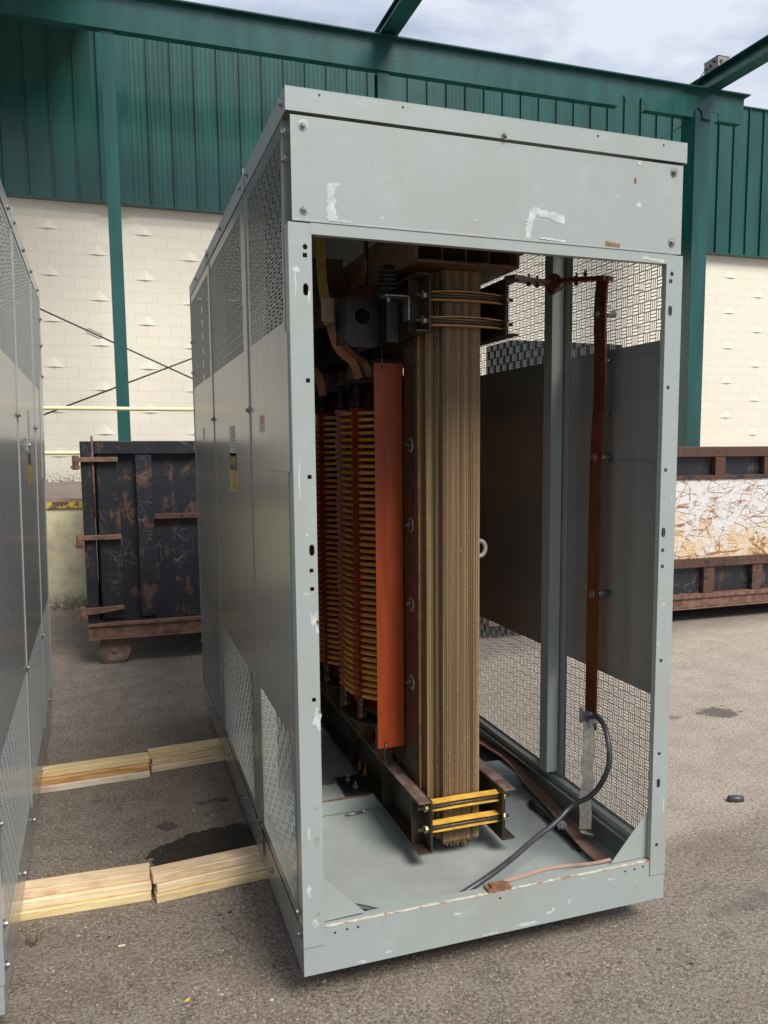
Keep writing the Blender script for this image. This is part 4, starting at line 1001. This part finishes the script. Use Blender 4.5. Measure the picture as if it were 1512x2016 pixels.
m=MB(); m.box(.0,3.34,-.03,.10,.355,.383); m.box(.0,3.34,-.012,.09,.25,.354); m.box(0,3.34,-.035,.09,.238,.2495); m.box(0,3.34,2.3,2.44,.238,.383); build_split(m,'bottom_rail',M['rustst'],K,.003)
for x,y in ((.205,.05),(2.9,.05),(.205,2.2),(2.9,2.2)):
    m=MB(); wheel(m,(x,y,.135),.135); m.cyl((x,y,.135),(0,1,0),.02,.16,10); m.box(x-.08,x+.08,y+.055,y+.13,.16,.24); m.build('roller',M['wheel'],K)
K2=thing('roll_off_container','brown roll-off container with a scratched white centre band, right of the cabinet','roll-off container',(2.85,4.8,0))
X2=6.4
m=MB(); m.box(0,X2,.06,.075,.17,1.86); m.box(0,X2,2.38,2.40,.17,1.86); m.box(0,.015,.075,2.38,.17,1.86); m.box(X2-.015,X2,.075,2.38,.17,1.86); m.box(0,X2,.075,2.38,.40,.42); m.build('container_body',M['contain'],K2)
m=MB(); m.box(0,X2,-.02,.058,1.778,1.882); m.box(0,X2,2.40,2.46,1.778,1.882); m.box(-.02,0,0,2.4,1.778,1.882); build_split(m,'top_rail',M['contain2'],K2,.006)
m=MB(); m.box(0,X2,-.015,.058,1.537,1.582); m.build('side_rib',M['contain2'],K2,.003)
m=MB(); m.box(0,X2,.0,.058,.690,1.536); m.build('white_band',M['scratch'],K2)
m=MB(); m.box(0,X2,-.02,.058,.590,.688); m.build('side_rib',M['contain2'],K2,.004)
k=0; x=.05
while x<X2-.15:
    m=MB(); m.box(x,x+.13,-.012,.058,1.583,1.777); m.build('upper_post',M['contain2'],K2,.003)
    m=MB(); m.box(x-.10 if x>.12 else x,x+.04 if x>.12 else x+.13,-.005,.058,.301,.589); m.build('lower_post',M['contain2'],K2,.003)
    x+=.655
m=MB(); m.box(0,X2,-.06,.058,.262,.300); m.box(0,X2,-.04,.058,.160,.261); m.box(0,X2,-.075,.058,.148,.1595); m.box(0,X2,2.3,2.42,.15,.30); build_split(m,'bottom_rail',M['rustst'],K2,.003)
for x,y in ((.4,.2),(6.0,.2),(.4,2.1),(6.0,2.1)):
    m=MB(); wheel(m,(x,y,.10),.10); m.build('roller',M['wheel'],K2)
# dark green box on the dock seen through the vents
gb=thing('dock_cabinet','dark green steel locker on the dock glimpsed through the right-hand vents','locker',(5.12,9.0,1.30))
m=MB(); m.box(0,1.95,0,.9,0,2.18); m.build('locker_body',M['dgreen'],gb,.01)
m=MB(); m.box(.05,.95,-.02,-.001,.08,2.08); m.build('locker_door',M['dgreen'],gb); m=MB(); m.box(1.0,1.90,-.02,-.001,.08,2.08); m.build('locker_door',M['dgreen'],gb)

# ------------------------------------------------------------------ small debris
m=MB(); m.tube(smooth([(-.205,.60,.004),(-.16,.50,.006),(-.165,.42,.004),(-.20,.31,.005),(-.235,.225,.004)],5),.0018,5); tag(m.build('twig',M['twig']),'thin curved twig on the asphalt near the cabinet corner','twig')
m=MB(); m.face([(-.385,.172,.004),(-.374,.168,.006),(-.365,.177,.005),(-.368,.187,.008),(-.379,.186,.004)]); tag(m.build('fallen_leaf',M['leaf']),'small yellow leaf on the asphalt in the foreground','leaf')
m=MB(); m.lathe((2.48,.86,.012),(1,-.3,0),[(.010,0),(.020,.006),(.022,.05),(.019,.085),(.008,.09)],8); tag(m.build('rubber_scrap',M['rubber']),'small black rubber scrap lying on the pale ground','scrap')
m=MB(); m.box(-.595,-.57,.60,.607,.001,.005); tag(m.build('wood_chip',M['w4']),'pale wood splinter on the asphalt in front of the lumber','splinter')
m=MB()
for i in range(14):
    a=R(rnd.uniform(20,160)); L_=rnd.uniform(.03,.09); b0=(-.895+rnd.uniform(-.015,.015),.735+rnd.uniform(-.02,.02),0); m.tube([b0,(b0[0]+math.cos(a)*L_*.4,b0[1]+rnd.uniform(-.02,.02),L_*.6),(b0[0]+math.cos(a)*L_,b0[1]+rnd.uniform(-.03,.03),L_*.7)],.0013,4)
tag(m.build('dry_weed',M['twig']),'small dry brown weed growing beside the left-hand cabinet base','weed')

m=MB(); rs=random.Random(21)
for i in range(170):
    if rs.random()<.55: x=rs.uniform(-.9,.1); y=rs.uniform(-.5,1.6)
    else: x=rs.uniform(-.3,3.0); y=rs.uniform(-1.2,.05)
    a=rs.uniform(0,6.28); L_=rs.uniform(.012,.05); c_=rs.uniform(-.5,.5)
    m.tube([(x,y,.003),(x+math.cos(a)*L_*.5,y+math.sin(a)*L_*.5,.005),(x+math.cos(a+c_)*L_,y+math.sin(a+c_)*L_,.003)],rs.uniform(.0005,.0011),4)
tag(m.build('dry_straw',M['straw']),'short bits of dry grass scattered over the asphalt','dry grass',kind='stuff')
m=MB()
for i in range(60):
    x=rs.uniform(-.8,0) if i%2 else rs.uniform(.2,2.8); y=rs.uniform(-.4,1.5) if i%2 else rs.uniform(-1.1,-.05); r=rs.uniform(.004,.011)
    m.face([(x+math.cos(q)*r*rs.uniform(.5,1.2),y+math.sin(q)*r*rs.uniform(.5,1.2),.002+rs.uniform(0,.003)) for q in [k*1.05 for k in range(6)]])
tag(m.build('leaf_litter',M['litter']),'tiny dark flakes and leaf crumbs on the asphalt','litter',kind='stuff')

# ------------------------------------------------------------------ camera
cam=bpy.data.cameras.new('camera'); co=bpy.data.objects.new('camera',cam); COL.objects.link(co); sc.camera=co
yaw,pit,rol=.353702351,-.113927818,-.00397757515
sy,cy,sp_,cp_=math.sin(yaw),math.cos(yaw),math.sin(pit),math.cos(pit)
fw=Vector((sy*cp_,cy*cp_,sp_)); rr=Vector((cy,-sy,0)); uu=rr.cross(fw)
r2=rr*math.cos(rol)+uu*math.sin(rol); u2=-rr*math.sin(rol)+uu*math.cos(rol)
Mx=Matrix((( r2.x,u2.x,-fw.x,-.529396186),(r2.y,u2.y,-fw.y,-2.65251116),(r2.z,u2.z,-fw.z,1.9),(0,0,0,1)))
co.matrix_world=Mx
cam.sensor_fit='AUTO'; cam.sensor_width=36; cam.lens=1659.312/2016*36; cam.shift_x=-85.1/2016; cam.shift_y=60.67/2016; cam.clip_start=.05; cam.clip_end=600

# ------------------------------------------------------------------ sky and sun
SUN_EL,SUN_AZ=R(48),R(158)   # azimuth measured clockwise from +y
wd=bpy.data.worlds.new('World'); sc.world=wd; wd.use_nodes=True; nt=wd.node_tree; nt.nodes.clear()
def wn(ty): return nt.nodes.new(ty)
out=wn('ShaderNodeOutputWorld'); bg=wn('ShaderNodeBackground'); nt.links.new(bg.outputs[0],out.inputs[0])
sky=wn('ShaderNodeTexSky'); sky.sky_type='NISHITA'; sky.sun_disc=False; sky.sun_elevation=SUN_EL; sky.sun_rotation=SUN_AZ
tc=wn('ShaderNodeTexCoord'); mp=wn('ShaderNodeMapping'); mp.inputs['Scale'].default_value=(1,1,2.2); nt.links.new(tc.outputs['Generated'],mp.inputs[0])
no=wn('ShaderNodeTexNoise'); no.inputs['Scale'].default_value=3.4; no.inputs['Detail'].default_value=9; no.inputs['Roughness'].default_value=.58; no.inputs['Distortion'].default_value=.4; nt.links.new(mp.outputs[0],no.inputs['Vector'])
cr=wn('ShaderNodeValToRGB'); nt.links.new(no.outputs['Fac'],cr.inputs[0])
e=cr.color_ramp.elements; e[0].position=.38; e[0].color=(2.55,2.85,3.55,1); e[1].position=.62; e[1].color=(4.9,5.1,5.5,1)
x=cr.color_ramp.elements.new(.50); x.color=(3.5,3.85,4.65,1)
mx=wn('ShaderNodeMix'); mx.data_type='RGBA'; mx.inputs[0].default_value=.88; nt.links.new(sky.outputs[0],mx.inputs[6]); nt.links.new(cr.outputs[0],mx.inputs[7]); nt.links.new(mx.outputs[2],bg.inputs[0])
bg.inputs[1].default_value=.115
sl=bpy.data.lights.new('sun','SUN'); sl.energy=2.8; sl.angle=R(25); sl.color=(1,.95,.88)
so_=bpy.data.objects.new('sun',sl); COL.objects.link(so_)
dirv=Vector((math.sin(SUN_AZ)*math.cos(SUN_EL),math.cos(SUN_AZ)*math.cos(SUN_EL),math.sin(SUN_EL)))
so_.rotation_euler=dirv.to_track_quat('Z','Y').to_euler()
sc.view_settings.view_transform='Standard'; sc.view_settings.look='None'; sc.view_settings.gamma=1; sc.view_settings.exposure=.62
sc.cycles.max_bounces=8
